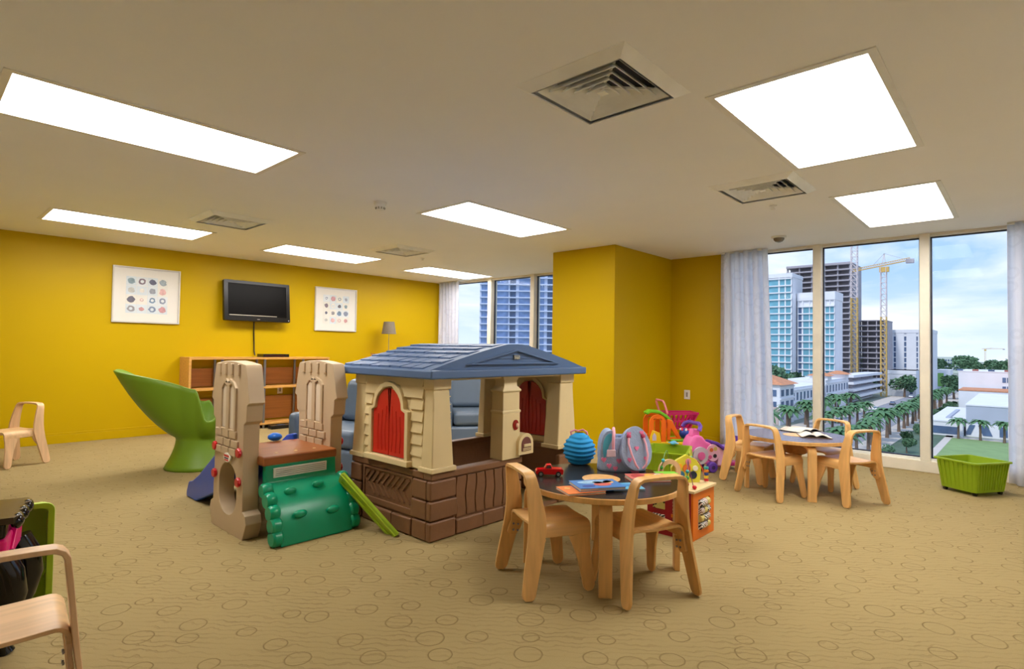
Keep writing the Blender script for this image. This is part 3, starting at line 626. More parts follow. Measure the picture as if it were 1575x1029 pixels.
for pts, c in (([(.02, .05, .318), (.0, .04, .42), (.05, .06, .50), (.11, .08, .44), (.13, .06, .318)], (120, 60, 110)), ([(.27, .20, .318), (.29, .16, .46), (.33, .10, .42), (.30, .05, .318)], (210, 70, 40)), ([(.03, .25, .318), (.02, .22, .46), (.12, .24, .52), (.2, .25, .318)], (90, 140, 60))):
    pp = [Vector(a) for a in pts]; cv = []
    for i in range(len(pp)-1):
        a, b_, c_, d_ = pp[max(i-1, 0)], pp[i], pp[i+1], pp[min(i+2, len(pp)-1)]
        for s_ in range(8):
            u = s_/8; cv.append(.5*((2*b_)+(c_-a)*u+(2*a-5*b_+4*c_-d_)*u*u+(3*b_-a-3*c_+d_)*u**3))
    cv.append(pp[-1]); wr_ = B().tube(cv, .0025, 6).build('bead_wire', PLAST('wire_%d_%d_%d' % c, c, .3), t, smooth=60)
    for k in range(3): B().ball(cv[3+k*3], .012, 10).build('bead', PLAST('bead_%d' % ((k*5+c[0]) % 6), cols[(k*5+c[0]) % 6], .3), t, smooth=60)
for k in range(5): B().lathe([(.013, -.008), (.016, 0), (.013, .008)], 12, (.285, .04, .335+.02*k)).build('bead', PLAST('bead_%d' % k, cols[k], .3), t, smooth=60)
B().ball((.04, .01, .332), .014, 12).build('bead', PLAST('bead_0', cols[0], .3), t, smooth=60)

# storage bins
def storage_bin(sx, sy, h, m_, label, loc, rz=0, rot=None, casters=True):
    t = thing('storage_bin', label, 'bin', loc, rz, rot=rot); z0 = .03 if casters else .0; tp = .86
    b = B(); n = 14; bot = rrect(-sx/2*tp, sx/2*tp, -sy/2*tp, sy/2*tp, .02, 2); top = rrect(-sx/2, sx/2, -sy/2, sy/2, .025, 2)
    m = len(bot); vs = [(p[0], p[1], z0) for p in bot]+[(p[0], p[1], h) for p in top]+[(p[0]*.975, p[1]*.965, h) for p in top]+[(p[0]*.97, p[1]*.96, z0+.008) for p in bot]
    fs = [tuple(reversed(range(m))), tuple(3*m+i for i in range(m))]
    for i in range(m):
        j = (i+1) % m
        for l in range(3): fs.append((l*m+i, l*m+j, (l+1)*m+j, (l+1)*m+i))
    B().add(vs, fs).build('body', m_, t, smooth=50)
    o_ = rrect(-sx/2-.018, sx/2+.018, -sy/2-.018, sy/2+.018, .035, 4); i_ = rrect(-sx/2+.004, sx/2-.004, -sy/2+.004, sy/2-.004, .025, 4)
    B().prism(o_, 'xy', h-.008, h+.006, [i_]).build('rim', m_, t, bevel=.003)
    for s in (-1, 1):
        k = 12
        for i in range(k):
            u = (i+.5)/k-.5; B().hexa([(u*sx*tp*.94-.006, s*sy/2*tp-.002, z0+.02), (u*sx*tp*.94+.006, s*sy/2*tp-.002, z0+.02), (u*sx*tp*.94+.006, s*(sy/2*tp+.006), z0+.02), (u*sx*tp*.94-.006, s*(sy/2*tp+.006), z0+.02)], [(u*sx*.94-.006, s*(sy/2-.003), h-.01), (u*sx*.94+.006, s*(sy/2-.003), h-.01), (u*sx*.94+.006, s*(sy/2+.006), h-.01), (u*sx*.94-.006, s*(sy/2+.006), h-.01)]).build('rib', m_, t)
        k = 8
        for i in range(k):
            u = (i+.5)/k-.5; B().hexa([(s*sx/2*tp-.002, u*sy*tp*.92-.006, z0+.02), (s*sx/2*tp-.002, u*sy*tp*.92+.006, z0+.02), (s*(sx/2*tp+.006), u*sy*tp*.92+.006, z0+.02), (s*(sx/2*tp+.006), u*sy*tp*.92-.006, z0+.02)], [(s*(sx/2-.003), u*sy*.92-.006, h-.01), (s*(sx/2-.003), u*sy*.92+.006, h-.01), (s*(sx/2+.006), u*sy*.92+.006, h-.01), (s*(sx/2+.006), u*sy*.92-.006, h-.01)]).build('rib', m_, t)
    if casters:
        for a in (-1, 1):
            for c in (-1, 1): B().lathe([(.016, -.012), (.016, .012)], 12, (a*sx*.36, c*sy*.36, .016), axis='y').build('caster', BLACK, t, smooth=30)
    return t
storage_bin(.40, .345, .28, LIMET, 'lime green plastic storage bin on casters in front of the large window', (6.39, .356, 0), R(-32.6))
storage_bin(.50, .36, .26, LIMET, 'lime green storage bin beside the pink ride-on, in front of the slide play set', (4.98, 2.52, 0), R(20), casters=False)
storage_bin(.42, .36, .24, LIME, 'lime green storage bin tipped on its side beside the toy vanity', (.37, 3.56, .235), rot=(R(90), R(90), R(-14)), casters=False)

# shopping cart
t = thing('toy_shopping_cart', 'pink toy shopping cart against the yellow pier', 'toy cart', (6.38, 3.12, 0), R(-40)); MAG = PLAST('magenta_plastic', (196, 20, 96), .35); PNK = PLAST('soft_pink_plastic', (236, 140, 150), .35)
bt, tp_ = [(-.13, -.09), (.13, -.075), (.13, .075), (-.13, .09)], [(-.17, -.14), (.22, -.10), (.22, .10), (-.17, .14)]
def lerp(a, b, u): return tuple(a[i]+(b[i]-a[i])*u for i in range(len(a)))
for e_ in range(4):
    a0, a1, b0, b1 = bt[e_], bt[(e_+1) % 4], tp_[e_], tp_[(e_+1) % 4]
    for lv in (0, .5, 1): B().bar((*lerp(a0, b0, lv), .27+.18*lv), (*lerp(a1, b1, lv), .27+.18*lv), .018 if lv < 1 else .026).build('basket_rail', MAG, t)
    for k in range(6): u = k/6; B().bar((*lerp(a0, a1, u), .27), (*lerp(b0, b1, u), .45), .016).build('basket_slat', MAG, t)
B().add([(*p_, .27) for p_ in bt]+[(*p_, .262) for p_ in bt], [(0, 1, 2, 3), (7, 6, 5, 4), (0, 1, 5, 4), (1, 2, 6, 5), (2, 3, 7, 6), (3, 0, 4, 7)]).build('basket_floor', MAG, t)
B().tube([(-.17, -.13, .44), (-.215, -.12, .58), (-.22, -.10, .60), (-.22, .10, .60), (-.215, .12, .58), (-.17, .13, .44)], .013, 8).build('handle', PNK, t, smooth=60)
for s in (-1, 1): B().tube([(-.15, s*.10, .28), (-.14, s*.11, .05), (.16, s*.09, .05), (.12, s*.08, .27)], .011, 8).build('frame_leg', PNK, t, smooth=50)
for a in (-.14, .16):
    for s in (-1, 1): B().lathe([(.035, -.012), (.035, .012)], 14, (a, s*.11, .036), axis='y').build('wheel', PLAST('white_wheel', (226, 220, 226)), t, smooth=30)
# play garage
t = thing('toy_play_set', 'orange, yellow and green toddler slide play set behind the lime bin', 'play set', (5.62, 2.86, 0), R(-45)); OR2 = PLAST('bright_orange', (240, 110, 16), .35); YE2 = PLAST('bright_yellow', (244, 200, 20), .35); GR2 = PLAST('leaf_green', (110, 186, 30), .35)
B().box(-.22, .24, -.12, .12, .0, .20).build('base', OR2, t, bevel=.02)
B().box(-.23, .25, -.13, .13, .20, .235).build('deck', YE2, t, bevel=.012)
B().box(.0, .24, -.125, .125, .235, .262).build('green_mat', GR2, t, bevel=.01)
for yy in (-.11, .11):
    o_ = [(-.23, .23), (-.05, .23), (-.05, .40)]+[(-.14+.09*math.cos(R(a)), .43+.09*math.sin(R(a))) for a in range(0, 181, 15)]+[(-.23, .40)]
    h_ = [(-.18, .235+.01), (-.10, .245), (-.10, .40)]+[(-.14+.04*math.cos(R(a)), .43+.045*math.sin(R(a))) for a in range(0, 181, 20)]+[(-.18, .40)]
    B().prism(o_, 'xz', yy-.012, yy+.012, [h_]).build('tower_arch', OR2, t, bevel=.006)
B().prism([(-.25, .21), (-.10, .21), (-.12, .33), (-.20, .36)], 'xz', -.135, -.122).build('yellow_front', YE2, t, bevel=.006)
B().prism([(-.20, .25), (-.16, .25), (-.16, .30), (-.18, .33), (-.20, .30)], 'xz', -.139, -.134).build('window_sticker', PLAST('lilac', (206, 196, 216)), t)
B().ribbon([(-.24, 0, .52), (-.20, 0, .545), (-.10, 0, .54), (-.03, 0, .50), (.03, 0, .44), (.05, 0, .38)], .12, .03).build('green_roof', GR2, t, bevel=.008)
B().ribbon([(-.22, 0, .30), (-.30, 0, .24), (-.38, 0, .14), (-.44, 0, .10)], .12, .02).build('slide', OR2, t, bevel=.005)
B().prism([(-.03, .25), (.13, .25), (.02, .46), (-.03, .47)], 'xz', -.10, -.07, [[(.0, .28), (.07, .28), (.01, .37)]]).build('orange_ramp', OR2, t, bevel=.006)
B().prism([(.10, .06), (.18, .06), (.14, .13)], 'xz', -.126, -.118).build('arrow_sign', mat('dark_orange', (130, 60, 20)), t)
t = thing('toy_ball', 'small blue rattle ball on the green mat of the play set', 'toy', (5.705, 2.704, .316)); B().ball((0, 0, 0), .055, 14).build('ball', PLAST('royal_blue', (24, 60, 160), .3), t, smooth=60)
for a in range(6): B().ball((.04*math.cos(a), .04*math.sin(a), .04), .014, 8).build('knob', PLAST('knob_w%d' % (a % 2), [(230, 230, 236), (226, 60, 90)][a % 2]), t, smooth=60)
# ride-on
t = thing('ride_on_toy', 'pink ride-on toy with purple handlebar, seat and wheels', 'ride-on', (5.52, 2.39, 0), R(-33)); RP = PLAST('ride_pink', (236, 110, 180), .35); PU = PLAST('purple_plastic', (104, 64, 176), .35); LP = PLAST('light_pink_plastic', (244, 190, 214), .35)
B().prism([(-.20, .09), (.02, .07), (.06, .20), (.02, .28), (-.04, .30), (-.09, .36), (-.17, .36), (-.21, .30), (-.23, .20)], 'xz', -.09, .09).build('body', RP, t, bevel=.03, seg=3)
B().prism([(-.18, .345), (-.09, .345), (-.10, .42), (-.16, .42)], 'xz', -.04, .04).build('steering_column', RP, t, bevel=.01)
B().tube([(-.17, -.15, .42), (-.15, -.14, .46), (-.13, -.08, .48), (-.13, 0, .475), (-.13, .08, .48), (-.15, .14, .46), (-.17, .15, .42)], .02, 10).build('handlebar', PU, t, smooth=60)
B().lathe([(.085, 0), (.085, .02), (.07, .03)], 24, (-.13, -.12, .17), axis='y').build('headlight', PLAST('silver_pink', (206, 200, 214), .3), t, smooth=30); B().lathe([(.04, 0), (.035, .02)], 18, (-.13, -.135, .17), axis='y').build('headlight_center', RP, t, smooth=30)
B().prism([(.02+.075*math.cos(2*PI*k/20), .19+.085*math.sin(2*PI*k/20)) for k in range(20)], 'xz', -.10, -.085).build('sticker_panel', LP, t, bevel=.004)
for cx, cz, c in ((.0, .22, (216, 110, 60)), (.04, .16, (40, 40, 50)), (.045, .23, (226, 200, 110)), (-.015, .15, (226, 90, 150))): B().lathe([(.02, 0), (.02, .003)], 12, (cx, -.103, cz), axis='y').build('printed_shape', PLAST('rs_%d_%d_%d' % c, c), t)
B().ribbon([(.03, 0, .29), (.10, 0, .27), (.16, 0, .225), (.34, 0, .22), (.40, 0, .23)], [.12, .14, .16, .20, .20], .035).build('seat', PU, t, bevel=.012)
B().prism(rrect(-.09, .09, .22, .33, .04), 'yz', .37, .40).build('seat_back', PU, t, bevel=.01)
B().prism([(.10, .05), (.16, .05), (.17, .22), (.11, .25)], 'xz', -.06, .06).build('seat_post', LP, t, bevel=.012)
B().box(.10, .38, -.05, .05, .04, .08).build('chassis', PLAST('ride_dark_pink', (206, 60, 130), .4), t, bevel=.01)
for a, s in ((.0, -.11), (.0, .11), (.34, -.12), (.34, .12)): 
    q = B().lathe([(.045, -.028), (.052, -.02), (.052, .02), (.045, .028)], 18, (a, s, .053), axis='y').build('wheel', PU, t, smooth=30); B().lathe([(.02, -.03), (.02, .03)], 10, (a, s, .053), axis='y').build('hub', mat('dark_hub', (50, 30, 90)), q, smooth=30)
t = thing('toy_airplane', 'small light blue plastic toy beside the pink ride-on', 'toy', (5.20, 2.58, .287)); B().lathe([(.008, -.05), (.022, -.02), (.022, .02), (.01, .055)], 12, axis='x').build('body', PLAST('pale_blue', (100, 180, 220)), t, smooth=60); B().box(-.015, .02, -.05, .05, -.006, .004).build('wing', PLAST('pale_blue', (0, 0, 0)), t, bevel=.003)
t = thing('yellow_cord', 'thin yellow toy cord hanging over the rim of the lime toy bin', 'cord', (4.98, 2.52, 0), R(20)); B().tube([(-.17+.011*k+.02*math.sin(k*1.1), -.201-.004*math.sin(k*.8), .268-.11*math.sin(k*.45)**2) for k in range(30)], .004, 6).build('cord_loop', PLAST('pale_yellow_cord', (220, 220, 90)), t, smooth=60)

# ================================================================ PLAYHOUSE
HX, HY = 2.23, 2.70; HWD, HDP = 1.46, .86
t = house = thing('playhouse', 'cream plastic playhouse with blue-grey roof, brown stone base and red shutters', 'playhouse', (HX, HY, 0))
ZB, ZE = .42, 1.02
# brown base panels
B().box(0, .82, 0, .05, 0, ZB-.04).build('base_front', BROWN, t, bevel=.008)
B().box(0, .05, .05, HDP, 0, ZB-.04).build('base_side', BROWN, t, bevel=.008)
B().box(HWD-.05, HWD, .0, HDP, 0, ZB-.04).build('base_side', BROWN, t, bevel=.008)
B().box(.05, HWD-.05, HDP-.05, HDP, 0, ZB-.04).build('base_back', BROWN, t, bevel=.008)
B().box(.82, HWD-.05, .0, .05, 0, .02).build('door_sill', BROWN, t, bevel=.004)
B().box(-.012, .83, -.016, .06, ZB-.045, ZB).build('ledge', BROWN, t, bevel=.008)
B().box(-.012, .06, .06, HDP+.012, ZB-.045, ZB).build('ledge', BROWN, t, bevel=.008)
B().box(HWD-.06, HWD+.012, -.016, HDP+.012, ZB-.045, ZB).build('ledge', BROWN, t, bevel=.008)
B().box(.06, HWD-.06, HDP-.06, HDP+.012, ZB-.045, ZB).build('ledge', BROWN, t, bevel=.008)
def stone(x0, x1, y0, y1, z0, z1): B().box(x0, x1, y0, y1, z0+.004, z1-.004).build('stone', BROWN, t, bevel=.012)
for z0, z1, e1 in ((.0, .125, .0), (.125, .25, .012), (.25, .375, .0)):
    stone(-.022, .19+e1, -.024, .02, z0, z1)
    stone(-.0225, .0, .02, .16+e1, z0, z1)
for x0, x1 in ((.20, .44), (.44, .64), (.64, .82)): stone(x0, x1, -.020, .01, 0, .105)
for y0, y1 in ((.175, .38), (.38, .60), (.60, .72)): stone(-.020, .01, y0, y1, 0, .115)
for z0, z1 in ((0, .125), (.125, .25), (.25, .375)): stone(-.022, .0, .74, HDP+.01, z0, z1); stone(HWD-.20, HWD+.02, -.022, .02, z0, z1); stone(.72, .83, -.012, .01, max(z0, .11), z1)
for k in range(6):   # wavy vertical planks
    xx = .205+k*.087; b = B(); n = 8
    le = [(xx+.006*math.sin(k+i*.9), .112+.255*i/n) for i in range(n+1)]; re = [(xx+.079+.006*math.sin(k+1+i*.9), .112+.255*i/n) for i in range(n+1)]
    b.prism(le+re[::-1], 'xz', -.010, .002); b.build('plank', BROWN, t, bevel=.004)
B().prism([(.17, .125), (.73, .125), (.73, .37), (.17, .37)], 'yz', -.010, .004, [[(.19, .165), (.71, .165), (.71, .355), (.19, .355)]]).build('lattice_frame', BROWN, t, bevel=.004)
for k in range(9):
    y0 = .20+k*.056; B().bar((-.003, y0, .345), (-.003, min(.70, y0+.09), .345-.09*(min(.70, y0+.09)-y0)/.09), .012, .008).build('lattice_slat', BROWN, t)
    B().bar((-.003, min(.70, y0+.09), .28), (-.003, y0, .28-.09*(min(.70, y0+.09)-y0)/.09), .012, .008).build('lattice_slat', BROWN, t)
# cream upper walls
def archp(c0, w, z0, z1):   # shouldered arch outline
    zs_ = z1-w*.85
    return [(c0-w, z0), (c0+w, z0), (c0+w, zs_), (c0+w*.8, zs_+.015)]+[(c0+w*.78*math.cos(R(a)), zs_+.02+(z1-zs_-.02)*math.sin(R(a))) for a in range(0, 181, 15)]+[(c0-w*.8, zs_+.015), (c0-w, zs_)]
SC = .43; wy = .185
hole = archp(SC, wy, .47, .925)
for xa, xb in ((.01, .04), (HWD-.04, HWD-.01)):
    B().prism([(.0, ZB), (HDP, ZB), (HDP, ZE), (0, ZE)], 'yz', xa, xb, [hole]).build('side_wall', CREAM, t)
for sd in (0, 1):
    xo, sg = ((0.012, -1), (HWD-.012, 1))[sd]
    for k in range(8):
        z0 = ZB+.015+k*.073; z1 = z0+.07
        ys_ = [(.09, SC-wy-.03), (SC+wy+.03, .73)] if z0 < .86 else [(.09, .73)]
        for a_, b_ in ys_: B().hexa([(xo+sg*.020, a_, z0), (xo+sg*.020, b_, z0), (xo-sg*.002, b_, z0), (xo-sg*.002, a_, z0)], [(xo+sg*.006, a_, z1), (xo+sg*.006, b_, z1), (xo-sg*.002, b_, z1), (xo-sg*.002, a_, z1)]).build('siding_board', CREAM, t)
    xt = (-.028, .05) if sd == 0 else (HWD-.05, HWD+.028)
    B().prism(archp(SC, wy+.035, .455, .965), 'yz', xt[0], xt[1], [archp(SC, wy, .47, .925)]).build('window_trim', CREAM, t, bevel=.006)
    B().box(xt[0]-.02 if sd == 0 else xt[0], xt[1] if sd == 0 else xt[1]+.02, SC-wy-.06, SC+wy+.06, .43, .468).build('window_sill', CREAM, t, bevel=.006)
    for s in (-1, 1):
        zs_ = .925-wy*.85; out = [(SC+s*.003, .475), (SC+s*(wy-.004), .475), (SC+s*(wy-.004), zs_), (SC+s*wy*.8, zs_+.013)]+[(SC+s*wy*.76*math.cos(R(a)), zs_+.02+(.92-zs_-.02)*math.sin(R(a))) for a in range(0, 89, 11)]+[(SC+s*.003, .92)]
        xs_ = (-.012, .03) if sd == 0 else (HWD-.045, HWD+.012)
        sh = B().prism(out, 'yz', xs_[0], xs_[1]).build('shutter', PLAST('shutter_red', (196, 40, 22), .4), t, bevel=.004)
        for q in range(3): B().tube([(xs_[0]-.0005 if True else 0, SC+s*(.03+q*.045), .50), (xs_[0]-.0005, SC+s*(.045+q*.04), .62), (xs_[0]-.0005, SC+s*(.03+q*.045), .74+.03*(2-q))], .0035, 6).build('grain_ridge', PLAST('shutter_red', (196, 40, 22), .4), sh, smooth=60)
# corner posts, flared at the foot
def post(x0, x1, y0, y1, dx0, dx1, dy0, dy1):
    zt1, zt2 = .93, ZE
    B().hexa([(x0-dx0, y0-dy0, ZB), (x1+dx1, y0-dy0, ZB), (x1+dx1, y1+dy1, ZB), (x0-dx0, y1+dy1, ZB)], [(x0, y0, zt1), (x1, y0, zt1), (x1, y1, zt1), (x0, y1, zt1)]).build('corner_post', CREAM, t, bevel=.01)
    B().box(x0-.008, x1+.008, y0-.008, y1+.008, zt1, zt2).build('post_cap', CREAM, t, bevel=.006)
    B().box(x0-dx0-.012, x1+dx1+.012, y0-dy0-.012, y1+dy1+.012, ZB-.001, ZB+.03).build('post_foot', CREAM, t, bevel=.006)
post(.01, .14, .0, .085, .02, .03, .02, .01); post(HWD-.17, HWD-.01, .0, .13, .05, .03, .02, .0)
post(.01, .12, HDP-.12, HDP, .02, .02, .01, .02); post(HWD-.21, HWD-.01, HDP-.06, HDP, .01, .02, .0, .02)
for k in range(9): B().box(.148, .156, -.012+.0025*k, -.004+.002*k, .48+k*.05, .486+k*.05).build('rule_mark', CREAM, t)
for k in range(9): B().box(HWD-.10, HWD-.08, -.018+.0018*k, -.010+.0018*k, .48+k*.05, .485+k*.05).build('rule_mark', CREAM, t)
B().box(.14, HWD-.17, .0, .03, .985, ZE).build('front_lintel', CREAM, t, bevel=.004)
B().box(.12, HWD-.21, HDP-.03, HDP, .985, ZE).build('back_lintel', CREAM, t, bevel=.004)
# door jamb column with bell and letter slot
def sq(z, w, d): return [(.695-w, .03-d, z), (.695+w, .03-d, z), (.695+w, .03+d, z), (.695-w, .03+d, z)]
prof = [(ZB, .092, .06), (.74, .088, .058), (.745, .094, .062), (.757, .094, .062), (.762, .085, .056), (.885, .085, .056), (.895, .098, .064), (.905, .094, .062), (.93, .068, .046), (.965, .066, .045), (.975, .072, .048), (1.01, .09, .055), (ZE, .09, .055)]
b = B(); vs = [q for z, w_, d_ in prof for q in sq(z, w_, d_)]
b.add(vs, [(3, 2, 1, 0)]+[tuple(4*(len(prof)-1)+k for k in range(4))]+[(4*i+k, 4*i+(k+1) % 4, 4*i+4+(k+1) % 4, 4*i+4+k) for i in range(len(prof)-1) for k in range(4)]); b.build('door_column', CREAM, t, bevel=.004)
B().lathe([(.036, 0), (.036, .008), (.03, .012)], 20, (.735, -.035, .655), sx=1, sy=.8, axis='y').build('bell_plate', mat('dark_red_bell', (150, 26, 24), .3), t, smooth=30)
B().ball((.742, -.042, .652), (.014, .012, .016), 12).build('bell_button', PLAST('pink_button', (240, 190, 170), .3), t, smooth=60)
mb = [(.745, .44), (.905, .44)]+[(.825+.08*math.cos(R(a)), .51+.08*math.sin(R(a))) for a in range(0, 181, 15)]
B().prism(mb, 'xz', -.055, .0).build('letter_box', CREAM, t, bevel=.012)
mbi = [(.775, .465), (.875, .465)]+[(.825+.05*math.cos(R(a)), .515+.05*math.sin(R(a))) for a in range(0, 181, 15)]
B().prism(mbi, 'xz', -.060, -.05).build('letter_plate', mat('maroon_plate', (110, 62, 56), .5), t, bevel=.003)
B().box(.79, .865, -.068, -.058, .495, .515).build('letter_slot', CREAM, t, bevel=.003)
for k in range(3): B().box(.785, .868, -.063, -.059, .47+k*.007, .473+k*.007).build('plate_line', CREAM, t)
# roof
XMID, RW0, RW1, RY0, RY1 = .70, -.07, HWD+.05, -.075, HDP+.07
def rz(x):
    u = abs(x-XMID)/((XMID-RW0) if x < XMID else (RW1-XMID)); u = min(1, u); return 1.055+.185*(1-u)**1.0*(1+.25*u)-.012*math.exp(-(u/.08)**2)
n = 28; prof = [(RW0+(RW1-RW0)*i/n) for i in range(n+1)]
b = B(); b.prism([(RW0, 1.03)]+[(RW1, 1.03)]+[(q, rz(q)) for q in prof[::-1]], 'xz', RY0+.02, RY1); b.build('roof_shell', SLATE, t, bevel=.006)
B().prism([(RW0-.012, RY0-.01), (RW1+.012, RY0-.01), (RW1+.012, RY1+.012), (RW0-.012, RY1+.012)], 'xy', 1.0, 1.055, [[(.0, .04), (HWD, .04), (HWD, HDP-.03), (.0, HDP-.03)]]).build('fascia', SLATE, t, bevel=.012, seg=3)
ped = [(.22, 1.085), (XMID, 1.19), (1.18, 1.085)]
B().prism(ped, 'xz', RY0-.002, RY0+.03, [[(.30, 1.095), (1.10, 1.095), (XMID, 1.175)]]).build('pediment_trim', SLATE, t, bevel=.003)
for z in (1.125, 1.15): 
    w_ = (1.175-z)/.08*.38; B().box(XMID-w_, XMID+w_, RY0+.012, RY0+.022, z, z+.004).build('pediment_line', SLATE, t)
B().box(XMID-.03, XMID+.03, RY0+.008, RY0+.022, 1.118, 1.15).build('badge', mat('badge_grey', (120, 124, 126), .5), t, bevel=.003)
lettering('Step2', .026, PLAST('badge_cream', (224, 216, 190)), t, (XMID, RY0+.0065, 1.132), (R(90), 0, 0))
for k in range(7): B().lathe([(.006, 0), (.004, .004)], 8, (.25+k*.15, RY0-.006, 1.03), axis='y').build('rivet', SLATE, t)
rnd = random.Random(4)
for rrow in range(6):     # shingles on both slopes
    for sd in (-1, 1):
        for c in range(8):
            u0 = .12+rrow*.145; u1 = u0+.135; L_ = (XMID-RW0) if sd < 0 else (RW1-XMID)
            xa, xb = XMID+sd*u0*L_, XMID+sd*min(.99, u1)*L_
            y0 = RY0+.06+c*.115+(.05 if rrow % 2 else 0); y1 = min(RY1-.01, y0+.105)
            if y1-y0 < .03: continue
            za, zb = rz(xa), rz(xb); hh = rnd.uniform(.008, .014)
            B().hexa([(xa, y0, za-.004), (xb, y0, zb-.004), (xb, y1, zb-.004), (xa, y1, za-.004)], [(xa, y0, za+.002), (xb, y0, zb+hh), (xb, y1, zb+hh), (xa, y1, za+.002)]).build('shingle', SLATE, t)

# ================================================================ CLIMBER
t = thing('climber', 'beige castle climber with brown deck, green climbing wall and blue slide', 'climber', (0, 0, 0))
def tower(x0, x1, yc, red_side):
    O = [(-.285, 0), (.285, 0), (.29, .10), (.275, .15), (.235, .17), (.225, .42), (.228, .70), (.262, .72), (.27, .82), (.30, .835), (.288, .87), (.27, .95), (.245, 1.05), (.232, 1.07)]
    full = [(-.245, 0.0)]+[(.245, 0.0)]+O[2:]+[(.10, 1.085), (0, 1.09), (-.10, 1.085)]+[(-a, z) for a, z in O[:1:-1]]
    hole = [(.14*math.cos(R(a)), .235+.125*math.sin(R(a))) for a in range(180, 361, 15)]+[(.14*math.cos(R(a)), .31+.13*math.sin(R(a))) for a in range(0, 181, 12)]
    P = lambda l: [(yc+a, z) for a, z in l]
    tw = B().prism(P(full), 'yz', x0, x1, [P(hole)]).build('tower_panel', TAN, t, bevel=.006, seg=2)
    for xf, s in ((x0, -1), (x1, 1)):
        xa, xb = sorted((xf+s*.004, xf-s*.01)); xc, xd = sorted((xf+s*.014, xf-s*.01))
        for k in (-1, 1):
            o_ = [(yc+k*.06-.034, .66), (yc+k*.06+.034, .66), (yc+k*.06+.034, .90)]+[(yc+k*.06+.034*math.cos(R(a)), .90+.03*math.sin(R(a))) for a in range(0, 181, 20)]+[(yc+k*.06-.034, .90)]
            B().prism(o_, 'yz', xa, xb).build('window_recess', TANL, tw, bevel=.003)
        b = B().prism([(yc-.125, .645), (yc+.125, .645), (yc+.125, .92), (yc+.09, .955), (yc+.03, .975), (yc, .955), (yc-.03, .975), (yc-.09, .955), (yc-.125, .92)], 'yz', xc, xd, [[(yc+.098, .655), (yc+.098, .91), (yc+.06, .945), (yc+.022, .93), (yc+.022, .655)], [(yc-.098, .655), (yc-.022, .655), (yc-.022, .93), (yc-.06, .945), (yc-.098, .91)]]); b.build('window_trim', TAN, tw, bevel=.004)
        for k in (-.15, -.045, .06, .155): B().box(xc, xd, yc+k-.014, yc+k+.014, 1.0, 1.072).build('crenel_rib', TAN, tw, bevel=.005)
        for row in range(3):
            for c in range(3):
                w_ = .10; y0 = yc-.165+c*.112+(.0 if row % 2 else .03); y1 = min(yc+.19, y0+.10); z0 = .675-.055*(row+1); B().box(xc-.003*s if False else xc, xd, y0, y1, z0-.02, z0+.028).build('brick', TAN, tw, bevel=.005)
    for yy in (yc-.19, yc+.19):
        for zz in (.525, .345):
            x_ = x0-.022 if red_side < 0 else x1
            B().lathe([(.026, 0), (.03, .006), (.03, .016), (.022, .022)], 10, (x_, yy, zz), axis='x').build('bolt_cap', RED, tw, smooth=30)
    return tw
YC = 3.775
t1 = tower(1.445, 1.545, YC, -1); t2 = tower(2.03, 2.12, YC, 1)
pl_ = B().prism([(YC-.02+.052*math.cos(2*PI*k/20), .475+.03*math.sin(2*PI*k/20)) for k in range(20)], 'yz', 1.428, 1.44).build('logo_plate', WHITE, t1, bevel=.003)
B().box(1.4265, 1.4285, YC-.058, YC+.018, .48, .492).build('logo_bar', RED, pl_); lettering('little tikes', .0155, mat('logo_blue', (50, 56, 100)), pl_, (1.4272, YC-.02, .4715), (R(90), 0, R(-90))); B().box(1.4265, 1.4285, YC-.05, YC+.01, .454, .463).build('logo_bar', RED, pl_)
DECK = wood('brown_deck_plastic', (158, 92, 44), .4, 0)
B().box(1.535, 2.04, 3.47, 4.02, .44, .50).build('deck', DECK, t, bevel=.012)
for k in range(3): B().lathe([(.012, 0), (.009, .004)], 10, (1.66+k*.13, 3.56, .50)).build('deck_stud', PLAST('pale_stud', (220, 190, 140)), t)
# green climbing wall
GRN = PLAST('sea_green_plastic', (0, 150, 108), .3)
pf = [(3.475, .45), (3.465, .34), (3.45, .325), (3.40, .31), (3.345, .27), (3.295, .20), (3.262, .12), (3.245, .04), (3.243, .0)]
bk = [(3.29, 0), (3.31, .12), (3.36, .22), (3.42, .27), (3.52, .28), (3.52, .45)]
B().prism(pf+bk, 'yz', 1.555, 2.03).build('climbing_wall', GRN, t, bevel=.01)
for xs_ in (1.515, 2.03):
    for i, (yy, zz, r_) in enumerate(((3.425, .305, .045), (3.37, .255, .05), (3.325, .19, .05), (3.295, .12, .052), (3.28, .052, .052))):
        B().lathe([(r_*.8, 0), (r_, .012), (r_, .05), (r_*.8, .062)], 14, (xs_-.008, yy, zz), axis='x').build('scalloped_edge', GRN, t, smooth=40)
for cx, cy, cz, rr in ((1.68, 3.265, .17, .045), (1.90, 3.265, .155, .045), (1.66, 3.36, .295, .04), (1.85, 3.37, .305, .04)):
    B().ball((cx, cy, cz), (rr, .02, .024), 14).build('foothold', GRN, t, smooth=60)
sg_ = B().box(1.60, 1.96, 3.462, 3.472, .365, .425).build('warning_label', WHITE, t, bevel=.002)
for k in range(4): B().box(1.612, 1.948, 3.4605, 3.4625, .376+k*.012, .379+k*.012).build('text_line', mat('label_grey', (150, 156, 156)), sg_)
